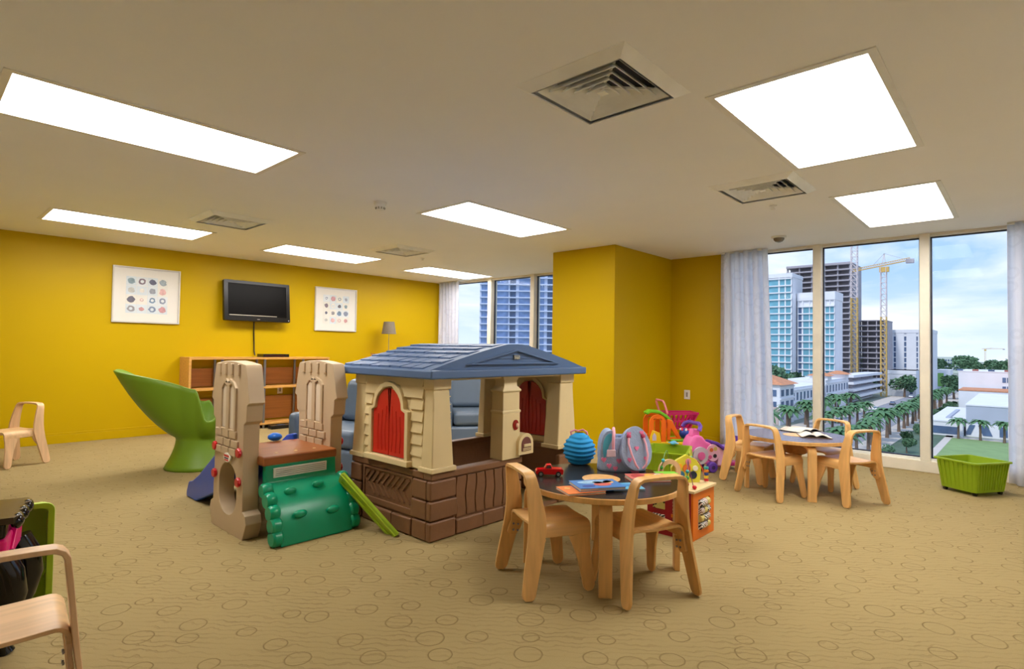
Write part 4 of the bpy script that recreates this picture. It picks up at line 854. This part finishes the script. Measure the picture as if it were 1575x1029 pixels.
# blue slide at the rear
BLU = PLAST('royal_blue_plastic', (14, 74, 184), .3)
pf = [(4.00, .47), (4.10, .45), (4.35, .30), (4.60, .14), (4.74, .07), (4.82, .05)]
B().ribbon([(1.79, a, z) for a, z in pf], .40, .03, (1, 0, 0)).build('slide_bed', BLU, t, bevel=.006)
for xx in (1.575, 2.005):
    B().prism([(a, z+.075) for a, z in pf]+[(4.86, .05), (4.86, 0.0), (4.66, .0), (4.20, .16), (4.00, .24)], 'yz', xx-.022, xx+.022).build('slide_rail', BLU, t, bevel=.014)
b_ = B().ball((1.86, 4.02, .53), (.05, .05, .03), 14); b_.build('blue_knob', PLAST('azure_plastic', (20, 110, 220), .3), t, smooth=60)

# lime panel leaning between climber and playhouse
A_, Bp = onz(612, 822, .016), Vector((1.985, 3.302, .366))
t = thing('lime_panel', 'lime green ribbed plastic panel leaning between the climber and the playhouse', 'panel', A_)
ax = (Bp-A_); ln = ax.length; ax.normalize(); wv_ = Vector((-.03, 1, 0)); wv_ = (wv_-ax*wv_.dot(ax)).normalized(); nn = ax.cross(wv_); wd = .09
Pq = lambda u, v, h: tuple(ax*u+wv_*v+nn*h)
def slab(u0, u1, v0, v1, h0, h1): return B().hexa([Pq(u0, v0, h0), Pq(u1, v0, h0), Pq(u1, v1, h0), Pq(u0, v1, h0)], [Pq(u0, v0, h1), Pq(u1, v0, h1), Pq(u1, v1, h1), Pq(u0, v1, h1)])
slab(0, ln, 0, wd, .004, .014).build('sheet', LIME, t)
for u0, u1, v0, v1 in ((0, ln, 0, .025), (0, ln, wd-.025, wd), (0, .03, .025, wd-.025), (ln-.03, ln, .025, wd-.025)): slab(u0, u1, v0, v1, -.014, .022).build('rim', LIME, t, bevel=.005)
for k in range(2): slab(.06, ln-.06, (.035+k*.015), (.041+k*.015), -.006, .005).build('rib', LIME, t)

# ================================================================ ARMCHAIRS, BASKET
def armchair(loc, rz_, label, s=1.0):
    t = thing('armchair', label, 'armchair', loc, rz_); t.scale = (s, s, s)
    B().box(-.40, .40, -.36, .36, .03, .27).build('base', GREYBL, t, bevel=.04, seg=3)
    for k in (-1, 1): B().box(k*.42-.07, k*.42+.07, -.36, .36, .02, .56).build('arm', GREYBL, t, bevel=.05, seg=3)
    B().box(-.34, .34, -.36, .24, .275, .44).build('seat_cushion', GREYBL, t, bevel=.05, seg=4)
    b = B().hexa([(-.34, .16, .44), (.34, .16, .44), (.34, .34, .44), (-.34, .34, .44)], [(-.33, .24, .86), (.33, .24, .86), (.33, .40, .86), (-.33, .40, .86)]); b.build('back_cushion', GREYBL, t, bevel=.07, seg=4)
    B().box(-.42, .42, .33, .42, .03, .70).build('back_frame', GREYBL, t, bevel=.04, seg=3)
    for a in (-.38, .38):
        for c in (-.3, .3): B().box(a-.03, a+.03, c-.03, c+.03, 0, .03).build('foot', BLACK, t)
    return t
armchair((2.98, 4.80, 0), R(-75), 'grey-blue vinyl armchair between the climber and the back of the playhouse')
armchair((4.90, 5.05, 0), R(-35), 'grey-blue vinyl armchair behind the playhouse near the far window')
t = thing('wicker_basket', 'wicker basket holding a baby play arch behind the armchair', 'basket', (4.95, 7.45, 0))
WK = mat('wicker', (176, 140, 84), .8, vary=.25, scale=60)
circ = lambda r: [(r*math.cos(2*PI*q/28), r*math.sin(2*PI*q/28)) for q in range(28)]
for k in range(11): B().prism(circ(.262+.006*k), 'xy', .02+.053*k, .068+.053*k, [circ(.248+.006*k)]).build('wicker_band', WK, t, bevel=.006)
B().lathe([(.245, 0), (.25, .022)], 28).build('basket_floor', WK, t)
t = thing('play_arch', 'baby play arch with hanging toys standing in the wicker basket', 'toy', (4.95, 7.45, .03))
ap = [(.25*math.cos(R(a)), 0, .58+.26*math.sin(R(a))) for a in range(0, 181, 10)]; ap = [(.19, 0, 0)]+ap+[(-.19, 0, 0)]
B().tube(ap, .02, 8).build('arch_rod', mat('arch_stripe', (110, 170, 190), .6, vary=.5, scale=10), t, smooth=60)
for a, c in ((60, (40, 36, 44)), (90, (230, 190, 40)), (120, (40, 36, 44))): B().ball((.25*math.cos(R(a)), 0, .58+.26*math.sin(R(a))), .035, 10).build('arch_bead', PLAST('ab_%d_%d_%d' % c, c), t, smooth=60)
def hang(x_, z_, r, c, nm): q = B().ball((x_, -.02, z_), r, 12).build(nm, PLAST('hang_%d_%d_%d' % c, c, .6), t, smooth=60); return q
hang(-.08, .70, (.07, .03, .065), (240, 150, 30), 'hanging_lion'); hang(.13, .68, (.05, .03, .055), (206, 30, 40), 'hanging_bird'); hang(-.08, .705, (.035, .04, .035), (250, 200, 80), 'lion_face')
B().tube([(.05, -.01, .82), (.06, -.01, .72)], .012, 6).build('hanging_strap', PLAST('pale_blue', (0, 0, 0)), t)

# ================================================================ GREEN SCULPTURAL CHAIR
t = thing('sculptural_chair', 'large apple green moulded sculptural chair by the yellow wall', 'chair', (2.02, 5.98, 0), R(0)); GC = mat('apple_green_moulded', (110, 144, 20), .45, vary=.02)
BACK = R(152)      # direction the high back points to
def smoothstep(a, b, x_): u = max(0, min(1, (x_-a)/(b-a))); return u*u*(3-2*u)
def rim(ph):       # rim radius and height by angle from the back
    a = abs(ph)/PI*180
    z_ = .94-.17*smoothstep(0, 95, a)
    k = smoothstep(90, 108, a); z_ = z_*(1-k)+.47*k
    z_ += .24*smoothstep(113, 150, a)-.17*smoothstep(4, 45, -ph/PI*180)*(1-smoothstep(88, 104, a))
    r_ = .72-.40*smoothstep(0, 70, a); r_ = r_+.12*smoothstep(105, 170, a)
    return r_, z_
nb = 96; vs = []; fs = []; lv = 22
for i in range(nb):
    ph = -PI+2*PI*i/nb; th = BACK+ph; rr, zz = rim(ph)
    for j in range(lv+1):
        v = j/lv
        if v < .45:        # flared foot up to the waist
            u = v/.45; r_ = .29-.10*math.sin(u*PI/2); z_ = .30*u
        else:
            u = (v-.45)/.55; r_ = .19+(rr-.19)*u**.85+.02*math.sin(u*PI); z_ = .30+(zz-.30)*u**1.12
        vs.append((r_*math.cos(th), r_*math.sin(th), z_))
    # inner sheet down to the seat
for i in range(nb):
    for j in range(lv): a = i*(lv+1)+j; b = ((i+1) % nb)*(lv+1)+j; fs.append((a, b, b+1, a+1))
sh = B().add(vs, fs); sh.build('shell', GC, t, smooth=80, solid=.025)
B().lathe([(.19, .34), (.24, .375), (.2, .39), (.05, .385)], 40).build('seat', GC, t, smooth=60)
B().lathe([(.292, .0), (.292, .012)], 48).build('base_rim', GC, t, smooth=30)

# ================================================================ TOY VANITY
t = thing('toy_vanity', 'glossy black toy vanity with pink drawers beside the tipped lime bin', 'toy vanity', (.16, 3.05, 0), R(-14)); GBK = mat('gloss_black_plastic', (12, 10, 12), .12); HP = PLAST('hot_pink', (232, 16, 120), .3)
sc = [(-.32, -.17), (.20, -.17)]
for k in range(3): sc += [(.20+.018*math.sin(PI*q/5), -.17+.113*k+.113*q/5) for q in range(1, 6)]
sc += [(.20, .17), (-.32, .17)]
B().prism(sc, 'xy', .50, .525).build('top_board', mat('dark_brown_top', (60, 46, 28), .25), t, bevel=.005)
for k in range(3): B().ball((.205, -.115+.113*k, .50), (.022, .045, .03), 12).build('scroll_edge', GBK, t, smooth=60)
B().box(-.30, .175, -.15, .15, .44, .50).build('upper_case', GBK, t, bevel=.01)
B().box(-.30, .18, -.155, .15, .36, .44).build('drawer', HP, t, bevel=.012); B().prism([(-.10, .365), (.10, .365), (.13, .45), (.10, .47), (.15, .50), (.06, .49)], 'yz', .17, .19).build('pink_scroll', HP, t, bevel=.005)
for sx, sy in ((.15, -.12), (.17, .13), (-.27, -.12), (-.27, .13)):
    B().tube([(sx, sy, .37), (sx+.03, sy, .30), (sx+.045, sy, .22), (sx+.035, sy, .13), (sx+.01, sy, .06), (sx+.035, sy, .0)], [.05, .055, .05, .035, .022, .03], 14).build('curved_leg', GBK, t, smooth=70)
B().tube([(.18, -.10, .30), (.17, .0, .15), (.18, .12, .28)], .009, 6).build('side_brace', STEEL, t, smooth=60)

# ================================================================ THE CITY OUTSIDE
G = -21.0
gp = lambda x_, y_: onz(x_, y_, G)
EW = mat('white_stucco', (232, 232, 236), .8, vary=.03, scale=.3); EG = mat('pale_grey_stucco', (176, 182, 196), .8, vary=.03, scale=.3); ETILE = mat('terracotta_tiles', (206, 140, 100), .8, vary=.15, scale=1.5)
TEAL = mat('teal_glass', (112, 172, 190), .15, vary=.2, scale=.25); DKGL = mat('dark_glazing', (88, 108, 140), .15, vary=.2, scale=.4); CONC = mat('raw_concrete', (172, 166, 172), .9, vary=.12, scale=.3)
ASPH = mat('asphalt', (150, 150, 158), .95, vary=.06, scale=.05); WALK = mat('pale_sidewalk', (206, 196, 186), .95, vary=.05, scale=.2); LAWN = mat('lawn_grass', (134, 160, 104), .95, vary=.08, scale=.3); BARE = mat('city_ground', (146, 152, 138), .95, vary=.15, scale=.03)
B().box(-300, 2600, -900, 1400, G-.5, G).build('ground', BARE, kind='structure')
B().box(70, 1200, 30.5, 46.5, G, G+.03).build('street', ASPH, kind='structure')
B().box(70, 1200, 24.5, 30.5, G, G+.10).build('sidewalk_near', WALK, kind='structure'); B().box(70, 1200, 46.5, 53, G, G+.10).build('sidewalk_far', WALK, kind='structure')
B().box(100, 192, -40, 14.8, G, G+.06).build('lawn', LAWN, kind='structure'); B().box(100, 260, 14.8, 16.4, G, G+.12).build('lawn_path', WALK, kind='structure'); B().box(192, 196, -40, 16.4, G, G+.12).build('plaza', WALK, kind='structure')
GAR = mat('shrub_bed', (92, 112, 92), .95, vary=.2, scale=.4); B().box(100, 330, 16.4, 24.5, G, G+.05).build('planting_bed', GAR, kind='structure')
def tower_block(name, label, x0, dep, y0, y1, z1, fh, cols, wallm, glassm, slabm, proud=.5, top=2.0, cat='building', rot=None, core=None, sh=.28, deep=0.):
    """storeys: a slab per floor, glazing per bay"""
    loc = (x0, (y0+y1)/2, G); t = thing(name, label, cat, loc)
    if rot is not None: t.rotation_euler = (0, 0, rot)
    w_ = abs(y1-y0)/2; hh = z1-G
    B().box(.6+deep, dep, -w_, w_, 0, hh).build('wall', core or wallm, t)
    B().box(-.2, dep+.2, -w_-.2, w_+.2, hh-top, hh).build('parapet', wallm, t)
    n = int((hh-top)/fh); sl_ = B().box(-proud, .8+deep, -w_, w_, -sh, sh).mesh('floor_slab'); sl_.materials.append(slabm)
    meshes = {}
    for i in range(1, n+1):
        o_ = bpy.data.objects.new('floor_slab', sl_); COL.objects.link(o_); o_.parent = t; o_.location = (0, 0, i*fh)
        for j, (a, b_, m_) in enumerate(cols):
            if j not in meshes: me = B().box(.25+deep, .75+deep, -w_+a*2*w_, -w_+b_*2*w_, -fh+.3, -.3).mesh('window'); me.materials.append(m_); meshes[j] = me
            o_ = bpy.data.objects.new('window', meshes[j]); COL.objects.link(o_); o_.parent = t; o_.location = (0, 0, i*fh)
    for a, b_ in zip([0]+[c[1] for c in cols], [c[0] for c in cols]+[1]):
        if b_-a > .004: B().box(.0, .8, -w_+a*2*w_, -w_+b_*2*w_, 0, hh-top).build('pier', wallm, t)
    return t
# note: bays run from low y (image right) to high y (image left)
tower_block('condo_tower', 'tall white and teal glass condominium tower beside the curtain', 300, 18, 86, 105, 41.2, 3.5, [(.03, .15, TEAL), (.18, .30, TEAL), (.34, .60, TEAL), (.62, .98, TEAL)], EW, TEAL, EW)
tower_block('condo_tower', 'lower curved white and teal condominium wing next to the taller tower', 307, 16, 68.6, 85.4, 31.6, 3.5, [(.02, .12, TEAL), (.14, .24, TEAL), (.30, .48, DKGL), (.49, .66, TEAL), (.68, .84, TEAL), (.88, .97, DKGL)], EW, TEAL, EW, top=4.0)
tower_block('unfinished_tower', 'tall raw concrete tower under construction behind the teal condominium', 380, 30, 76.6, 112, 56, 3.3, [(.02, .18, CONC), (.2, .38, CONC), (.4, .58, CONC), (.6, .78, CONC), (.8, .97, CONC)], CONC, CONC, CONC, proud=1.2, top=.6, core=CONC, sh=.4, deep=7.)
tower_block('unfinished_tower', 'shorter raw concrete tower under construction between the two cranes', 400, 26, 62.6, 76.0, 22, 3.3, [(.03, .3, CONC), (.34, .64, CONC), (.68, .97, CONC)], CONC, CONC, CONC, proud=1.0, top=.6, core=CONC, sh=.4, deep=7.)
tower_block('office_tower', 'plain white slab tower with two thin window columns', 430, 30, 43, 66, 17, 3.4, [(.30, .335, DKGL), (.56, .61, DKGL), (.80, .85, DKGL)], EW, DKGL, EW, proud=-.1)
tower_block('white_block', 'plain white windowless block beyond the parking garage', 362, 24, 43, 56.2, -7.2, 5.0, [(.1, .2, DKGL)], EW, DKGL, EW, proud=-.1)
# parking garage and arcaded white buildings face the street: storeys along x
def street_block(name, label, x0, x1, y0, y1, z1, fh, n, bays, wm, gm, cat='building', win_h=.55, win_w=.5, base=0., deep=0.):
    t = thing(name, label, cat, ((x0+x1)/2, y0, G)); w_ = (x1-x0)/2; hh = z1-G
    B().box(-w_+deep, w_, .5+deep, y1-y0, 0, hh).build('wall', wm, t)
    for i in range(n):
        for j in range(bays):
            u = -w_+(j+.5)*2*w_/bays; ww = w_/bays*win_w
            B().box(max(u-ww, -w_+deep), u+ww, .35+deep, .55+deep, base+fh*(i+.5-win_h/2), base+fh*(i+.5+win_h/2)).build('window', gm, t)
        B().box(-w_, w_, .2, .5 if not deep else y1-y0, base+fh*(i+1)-.2, base+fh*(i+1)+(.2 if not deep else .9)).build('cornice', wm, t)
    for u in (i_/6 for i_ in range(3)):   # windows on the end that faces the room
        for i in range(n): B().box(-w_-.12+deep, -w_+.1+deep, 1.5+u*(y1-y0)*.9, 1.5+u*(y1-y0)*.9+1.2, base+fh*(i+.5-win_h/2), base+fh*(i+.5+win_h/2)).build('window', gm, t)
    return t, w_, hh
def hip_roof(t, x0, x1, y0, y1, z_, h):
    mx_, my_ = (x0+x1)/2, (y0+y1)/2; d_ = min(x1-x0, y1-y0)/2; o_ = .8; x0 -= o_; x1 += o_; y0 -= o_; y1 += o_
    a_, c_ = ((x0+d_, my_), (x1-d_, my_)) if x1-x0 >= y1-y0 else ((mx_, y0+d_), (mx_, y1-d_))
    if x1-x0 >= y1-y0: fs_ = [(0, 1, 5, 4), (1, 2, 5), (2, 3, 4, 5), (3, 0, 4)]
    else: fs_ = [(0, 1, 4), (1, 2, 5, 4), (2, 3, 5), (3, 0, 4, 5)]
    B().add([(x0, y0, z_), (x1, y0, z_), (x1, y1, z_), (x0, y1, z_), (*a_, z_+h), (*c_, z_+h)], fs_+[(3, 2, 1, 0)]).build('tiled_roof', ETILE, t)
PINKW = mat('pinkish_panel', (196, 176, 170), .9, vary=.05, scale=.4)
t, w_, hh = street_block('villa_block', 'white villa block with terracotta roof beside the curtain edge', 182, 196, 55, 66, -8.6, 3.6, 3, 3, EW, DKGL, base=.8)
hip_roof(t, -w_, w_, 0, 11, hh, 2.6)
B().box(-w_-.25, -w_+.05, .8, 9.5, .2, hh*.45).build('garage_panel', PINKW, t)
t, w_, hh = street_block('arcade_block', 'long white arcaded building behind the palms', 197, 238, 56, 70, -10.2, 4.2, 2, 10, EW, DKGL, win_w=.32, win_h=.6, base=1.5)
t, w_, hh = street_block('arcade_block', 'white arcaded building with small terracotta tower next to the garage', 239, 276, 56, 70, -9.0, 4.4, 2, 8, EW, DKGL, win_w=.32, win_h=.6, base=2)
B().box(w_-9, w_-3, -.3, 6, hh, hh+1.6).build('stair_tower', EW, t); hip_roof(t, w_-9.5, w_-2.5, -.6, 6.5, hh+1.6, 1.4)
B().box(-w_, -w_+6, -.2, 6, hh, hh+1.6).build('stair_tower', EW, t); hip_roof(t, -w_, -w_+6, -.4, 6.2, hh+1.6, 1.4)
street_block('parking_garage', 'white open-deck parking garage below the concrete towers', 280, 345, 55, 63, -9.2, 3.0, 4, 14, EW, CONC, win_w=.8, win_h=.5, deep=4.)
# cranes
CRY = mat('crane_yellow', (214, 176, 96), .6, vary=.08, scale=.3); CRW = mat('crane_white', (220, 206, 204), .6)
def crane(label, x0, y0, ztop, w_, zy, jib=None):
    t = thing('tower_crane', label, 'crane', (x0, y0, G)); hh = ztop-G; st = 3.0; n = int(hh/st)
    for a in (-1, 1):
        for c in (-1, 1):
            B().box(a*w_-.16, a*w_+.16, c*w_-.16, c*w_+.16, 0, zy-G).build('mast_leg', CRY, t); B().box(a*w_-.15, a*w_+.15, c*w_-.15, c*w_+.15, zy-G, hh).build('mast_leg', CRW, t)
    me = {}
    for m_ in (CRY, CRW):
        b = B()
        for a in (-1, 1):
            b.bar((a*w_, -w_, 0), (a*w_, w_, 0), .2); b.bar((a*w_, -w_, 0), (a*w_, w_, st), .16); b.bar((-w_, a*w_, 0), (w_, a*w_, 0), .2); b.bar((-w_, a*w_, 0), (w_, a*w_, st), .16)
        q = b.mesh('lattice_section'); q.materials.append(m_); me[m_.name] = q
    for i in range(n):
        o_ = bpy.data.objects.new('lattice_section', me['crane_yellow' if i*st+G < zy else 'crane_white']); COL.objects.link(o_); o_.parent = t; o_.location = (0, 0, i*st)
    if jib:
        pl, pr2, pt = (Vector(q)-Vector((x0, y0, G)) for q in jib)
        for k in (-.5, .5): B().bar(pl+Vector((k, 0, 0)), pr2+Vector((k, 0, 0)), .35).build('jib_chord', CRY, t)
        B().bar(pl+Vector((0, 0, 1.3)), pr2+Vector((0, 0, 1.3)), .3).build('jib_chord', CRY, t)
        b = B(); d_ = pr2-pl; m2_ = 26
        for k in range(m2_): b.bar(pl+d_*k/m2_, pl+d_*(k+.5)/m2_+Vector((0, 0, 1.3)), .15); b.bar(pl+d_*(k+.5)/m2_+Vector((0, 0, 1.3)), pl+d_*(k+1)/m2_, .15)
        b.build('jib_lattice', CRY, t)
        hub = pl+d_*(-pl.y)/d_.y if abs(d_.y) > 1e-6 else Vector((0, 0, hh))
        for k in (-1, 1): B().bar(Vector((0, k*w_*.7, hub.z)), pt, .3).build('apex_leg', CRW, t)
        for e_, u in ((pl, .35), (pr2, .75)): B().bar(pt, hub+(e_-hub)*(u if u < .5 else .8)+Vector((0, 0, 1)), .14).build('tie_bar', CONC, t)
        B().box(pr2.x-1.2, pr2.x+1.2, pr2.y-1.6, pr2.y+1.8, pr2.z-1.5, pr2.z+.6).build('counterweight', CONC, t); B().box(-1, 1, -w_-1.2, w_+.6, hub.z-3.5, hub.z-.8).build('cab', CRY, t)
    return t
crane('tall yellow lattice crane mast rising past the ceiling line', 330, 64.8, 66, 1.35, 30)
crane('yellow tower crane with horizontal jib and counterweight', 350, 55.3, 47.1, 1.25, 21, (onx(1312, 418, 350), onx(1400, 400, 350), onx(1360, 390, 350)))
crane('small distant tower crane above the far tree line', 1500, 62.0, 16, 1.0, 16, (onx(1510, 537, 1500), onx(1544, 537, 1500), onx(1527, 535, 1500)))
# right-hand pane: grey hall, annex, white office, far slabs
def flat_block(name, label, x0, x1, y0, y1, z1, wm, rm):
    t = thing(name, label, 'building', (x0, (y0+y1)/2, G)); w_ = (y1-y0)/2; hh = z1-G
    B().box(0, x1-x0, -w_, w_, 0, hh).build('wall', wm, t); B().box(-.15, x1-x0+.15, -w_-.15, w_+.15, hh, hh+.35).build('roof', rm, t); return t, w_, hh
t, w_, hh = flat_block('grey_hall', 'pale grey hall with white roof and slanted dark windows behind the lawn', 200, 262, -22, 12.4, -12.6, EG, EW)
B().box(-.4, .1, -w_, w_, 0, 3.4).build('white_plinth', EW, t)
for y0_, y1_, sl_ in ((15.2, 16.4, 1.0), (12.6, 14.6, -1.0), (4.6, 10.2, -1.2), (1.2, 3.2, 1.2), (-2.4, -.4, 1.2), (-8, -4, -1.2)):
    B().prism([(y0_+sl_, .5), (y1_+(sl_ if y1_-y0_ < 4 else -sl_*0), .5), (y1_, 3.2), (y0_, 3.2)], 'yz', -.55, -.38).build('slanted_window', DKGL, t)
for y_ in (5.6, 7.0, 8.4): B().box(-.62, -.5, y_-.12, y_+.12, .5, 3.2).build('window_bar', EW, t)
t, w_, hh = flat_block('white_annex', 'low white flat-roofed annex beside the grey hall', 196, 250, 12.9, 20.5, -17.2, EW, EW)
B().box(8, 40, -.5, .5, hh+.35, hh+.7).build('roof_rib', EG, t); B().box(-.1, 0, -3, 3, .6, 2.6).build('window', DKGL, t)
t, w_, hh = flat_block('white_office', 'white office block with small dark windows behind the grey hall', 300, 340, -30, 21, -5.5, EW, EW)
for y_ in (5.2, 6.6, 17-34, 19.5-34): 
    for z_ in (4.5, 8.0, 11.5): B().box(-.15, .05, y_-w_*0-(-30+21)/2*0+4.5-.55, y_+4.5+.55, z_, z_+2.0).build('window', DKGL, t)
for y_ in range(-20, 26, 5): B().box(-.1, .8, y_-1.0, y_+1.0, hh+.35, hh+1.1).build('roof_vent', DKGL if y_ % 2 else mat('rust_vent', (170, 110, 100)), t)
t, w_, hh = flat_block('low_wing', 'low white wing with terracotta coping in front of the office block', 275, 298, -30, 19.2, -12.2, EW, ETILE)
t, w_, hh = flat_block('far_slab', 'long pale apartment slab on the horizon', 900, 940, 52, 85, -1.2, mat('pale_sage', (196, 206, 198), .9), EW)
for k in range(12):
    for q in range(4): B().box(-.6, .1, -w_+1.0+k*2.7, -w_+2.6+k*2.7, 4+q*3.6, 6+q*3.6).build('window', DKGL, t)
t, w_, hh = flat_block('far_block', 'small white block with a green side by the distant street', 480, 500, 38, 45, -9, EW, EW); B().box(-.3, 0, 0, 3.2, 1, 10).build('green_panel', mat('leaf_panel', (130, 180, 90)), t)
# blue-grey balcony tower in the far window
BLG = mat('blue_balcony_glass', (138, 164, 206), .2, vary=.25, scale=.3); PBL = mat('pale_blue_stucco', (206, 216, 238), .8)
dv = Vector((.743, .669, 0)); c_ = dv*258; ct = tower_block('balcony_tower', 'tall pale blue balcony tower seen through the far window', 0, 24, -17, 17.5, 62, 3.05, [(.02, .10, DKGL), (.14, .30, BLG), (.32, .48, BLG), (.52, .60, DKGL), (.62, .78, BLG), (.80, .86, DKGL), (.90, .98, BLG)], PBL, BLG, PBL, proud=1.1)
ct.location = (c_.x+.669*0, c_.y, G); ct.rotation_euler = (0, 0, math.atan2(dv.y, dv.x))
# palms
BARK = mat('palm_bark', (120, 100, 84), .95, vary=.2, scale=2); FROND = mat('palm_frond', (84, 124, 80), .7, vary=.25, scale=1.2); LEAF = mat('tree_leaf', (84, 118, 84), .8, vary=.3, scale=1.5)
def palm_src():
    t = thing('palm_tree')
    B().tube([(0, 0, 0), (.05, 0, 2), (0, .05, 5.0)], [.34, .26, .24], 8).build('trunk', BARK, t, smooth=60)
    b = B(); rn = random.Random(2)
    for k in range(30):
        a = k*2.4; el = .2+.9*((k % 5)/4); L_ = rn.uniform(2.6, 3.3); pts = []
        for i in range(6):
            u = i/5; rr = L_*u*math.cos(el*.6)*(1-.1*u); pts.append((rr*math.cos(a), rr*math.sin(a), 5.0+L_*u*math.sin(el)*.8-1.9*u*u))
        b.ribbon(pts, [.15, .65, .8, .75, .55, .1], .03, (-math.sin(a), math.cos(a), .0))
    b.build('fronds', FROND, t); return t
pm = palm_src(); pn = 0
def put(src, x_, y_, s_, rz_, **tg):
    global pn
    o_ = copy_tree(src); o_.location = (x_, y_, G); o_.rotation_euler = (0, 0, rz_); o_.scale = (s_, s_, s_); tag(o_, **tg); return o_
for k in range(24): put(pm, 126+k*8.6+random.uniform(-1, 1), 27.5+random.uniform(-.6, .6), random.uniform(1.2, 1.42), k, label='palm tree in the row along the near sidewalk', cat='palm tree', group='palms on the near sidewalk')
for k in range(12): put(pm, 146+k*9+random.uniform(-1, 1), 50.5 if k % 2 else 47.5, random.uniform(1.2, 1.4), k*2, label='palm tree in the row in front of the arcaded buildings', cat='palm tree', group='palms on the far sidewalk')
for k in range(6): put(pm, 160+k*10, 38.5, 1.25, k*3, label='palm tree on the street median', cat='palm tree', group='median palms')
for (x_, y_) in ((1474, 675), (1508, 678), (1545, 682)): q = gp(x_, y_); put(pm, q.x, q.y, .98, x_, label='palm tree standing between the lawn and the grey hall', cat='palm tree', group='palms behind the lawn')
for k in list(pm.children): bpy.data.objects.remove(k)
bpy.data.objects.remove(pm)
def tree_src(seed, n_=900):
    rn = random.Random(seed); t = thing('leafy_tree'); B().tube([(0, 0, 0), (.1, 0, 2.5)], [.35, .2], 6).build('trunk', BARK, t)
    lobes = [(rn.uniform(-1.6, 1.6), rn.uniform(-1.6, 1.6), rn.uniform(3, 5), rn.uniform(1.2, 1.9)) for _ in range(6)]; b = B()
    for _ in range(n_):
        lx, ly, lz, lr = lobes[rn.randrange(6)]; v = Vector((rn.gauss(0, 1), rn.gauss(0, 1), rn.gauss(0, .8))).normalized()*lr*rn.uniform(.75, 1); p_ = Vector((lx, ly, lz))+v
        a = Vector((rn.gauss(0, 1), rn.gauss(0, 1), rn.gauss(0, 1))).normalized()*.32; c = a.orthogonal().normalized()*.32
        b.add([p_-a, p_+c, p_+a, p_-c], [(0, 1, 2, 3)])
    b.build('foliage', LEAF, t); return t
tr = [tree_src(1), tree_src(5)]
k = 0
def trees(pts, label, group, s_):
    global k
    for x_, y_ in pts: k += 1; put(tr[k % 2], x_, y_, s_*random.uniform(.85, 1.2), k*1.7, label=label, cat='tree', group=group)
trees([(212+i*20, 82) for i in range(5)], 'leafy tree rising behind the villa roofs', 'trees behind the villas', 2.3)
trees([(128+i*13, 20.0+(i % 2)*1.6 if i < 5 else 22.4) for i in range(8)], 'leafy tree in the planting bed beside the near sidewalk', 'trees in the planting bed', .55)
trees([(226+i*13, 22.9) for i in range(7)], 'leafy tree along the white annex', 'trees by the annex', .5)
trees([(355, 47), (355, 64.5)], 'leafy tree beside the white windowless block', 'trees by the block', 1.6)
trees([(360+i*17, 27-(i % 3)*5) for i in range(14)], 'leafy tree lining the distant street', 'trees on the distant street', 1.7)
trees([(620+(i % 4)*60, -20+i*6.5) for i in range(26)], 'leafy tree on the far horizon', 'trees on the horizon', 3.0)
trees([(140+i*13, 156-i*13) for i in range(5)], 'leafy tree at the foot of the balcony tower', 'trees by the balcony tower', 2.0)
for q in tr:
    for c_ in list(q.children): bpy.data.objects.remove(c_)
    bpy.data.objects.remove(q)
# cars
def car_src(m_):
    t = thing('car'); B().prism([(-2.2, .35), (2.2, .35), (2.25, .8), (1.3, .95), (-2.1, 1.0), (-2.25, .7)], 'xz', -.9, .9).build('body', m_, t, bevel=.08)
    B().prism([(-1.7, .95), (1.1, .95), (.4, 1.5), (-1.2, 1.5)], 'xz', -.78, .78).build('cabin', DKGL, t, bevel=.05); B().prism([(-1.2, 1.48), (.4, 1.48), (.3, 1.56), (-1.1, 1.56)], 'xz', -.76, .76).build('roof', m_, t)
    for a in (-1.4, 1.4):
        for c in (-.85, .85): B().lathe([(.34, -.1), (.34, .1)], 12, (a, c, .34), axis='y').build('wheel', BLACK, t)
    return t
cs = [(car_src(PLAST('white_car', (236, 236, 240), .25)), 'white car on the street below the palms', 'white cars'), (car_src(PLAST('dark_car', (70, 74, 84), .25)), 'dark grey car on the street below the palms', 'dark cars')]
for i, (x_, y_) in enumerate(((163, 34), (176, 33.5), (262, 44), (250, 34), (296, 43.5), (335, 36), (355, 44), (390, 35), (425, 38), (470, 37), (205, 44.5), (226, 52))):
    src, lb, gr_ = cs[1 if i in (1, 4, 7, 9) else 0]; o_ = copy_tree(src); o_.location = (x_, y_, G+.03 if y_ < 47 else G+.1); o_.rotation_euler = (0, 0, PI if i % 2 else 0); tag(o_, lb, 'car', gr_)
for src, _, _ in cs:
    for c_ in list(src.children): bpy.data.objects.remove(c_)
    bpy.data.objects.remove(src)
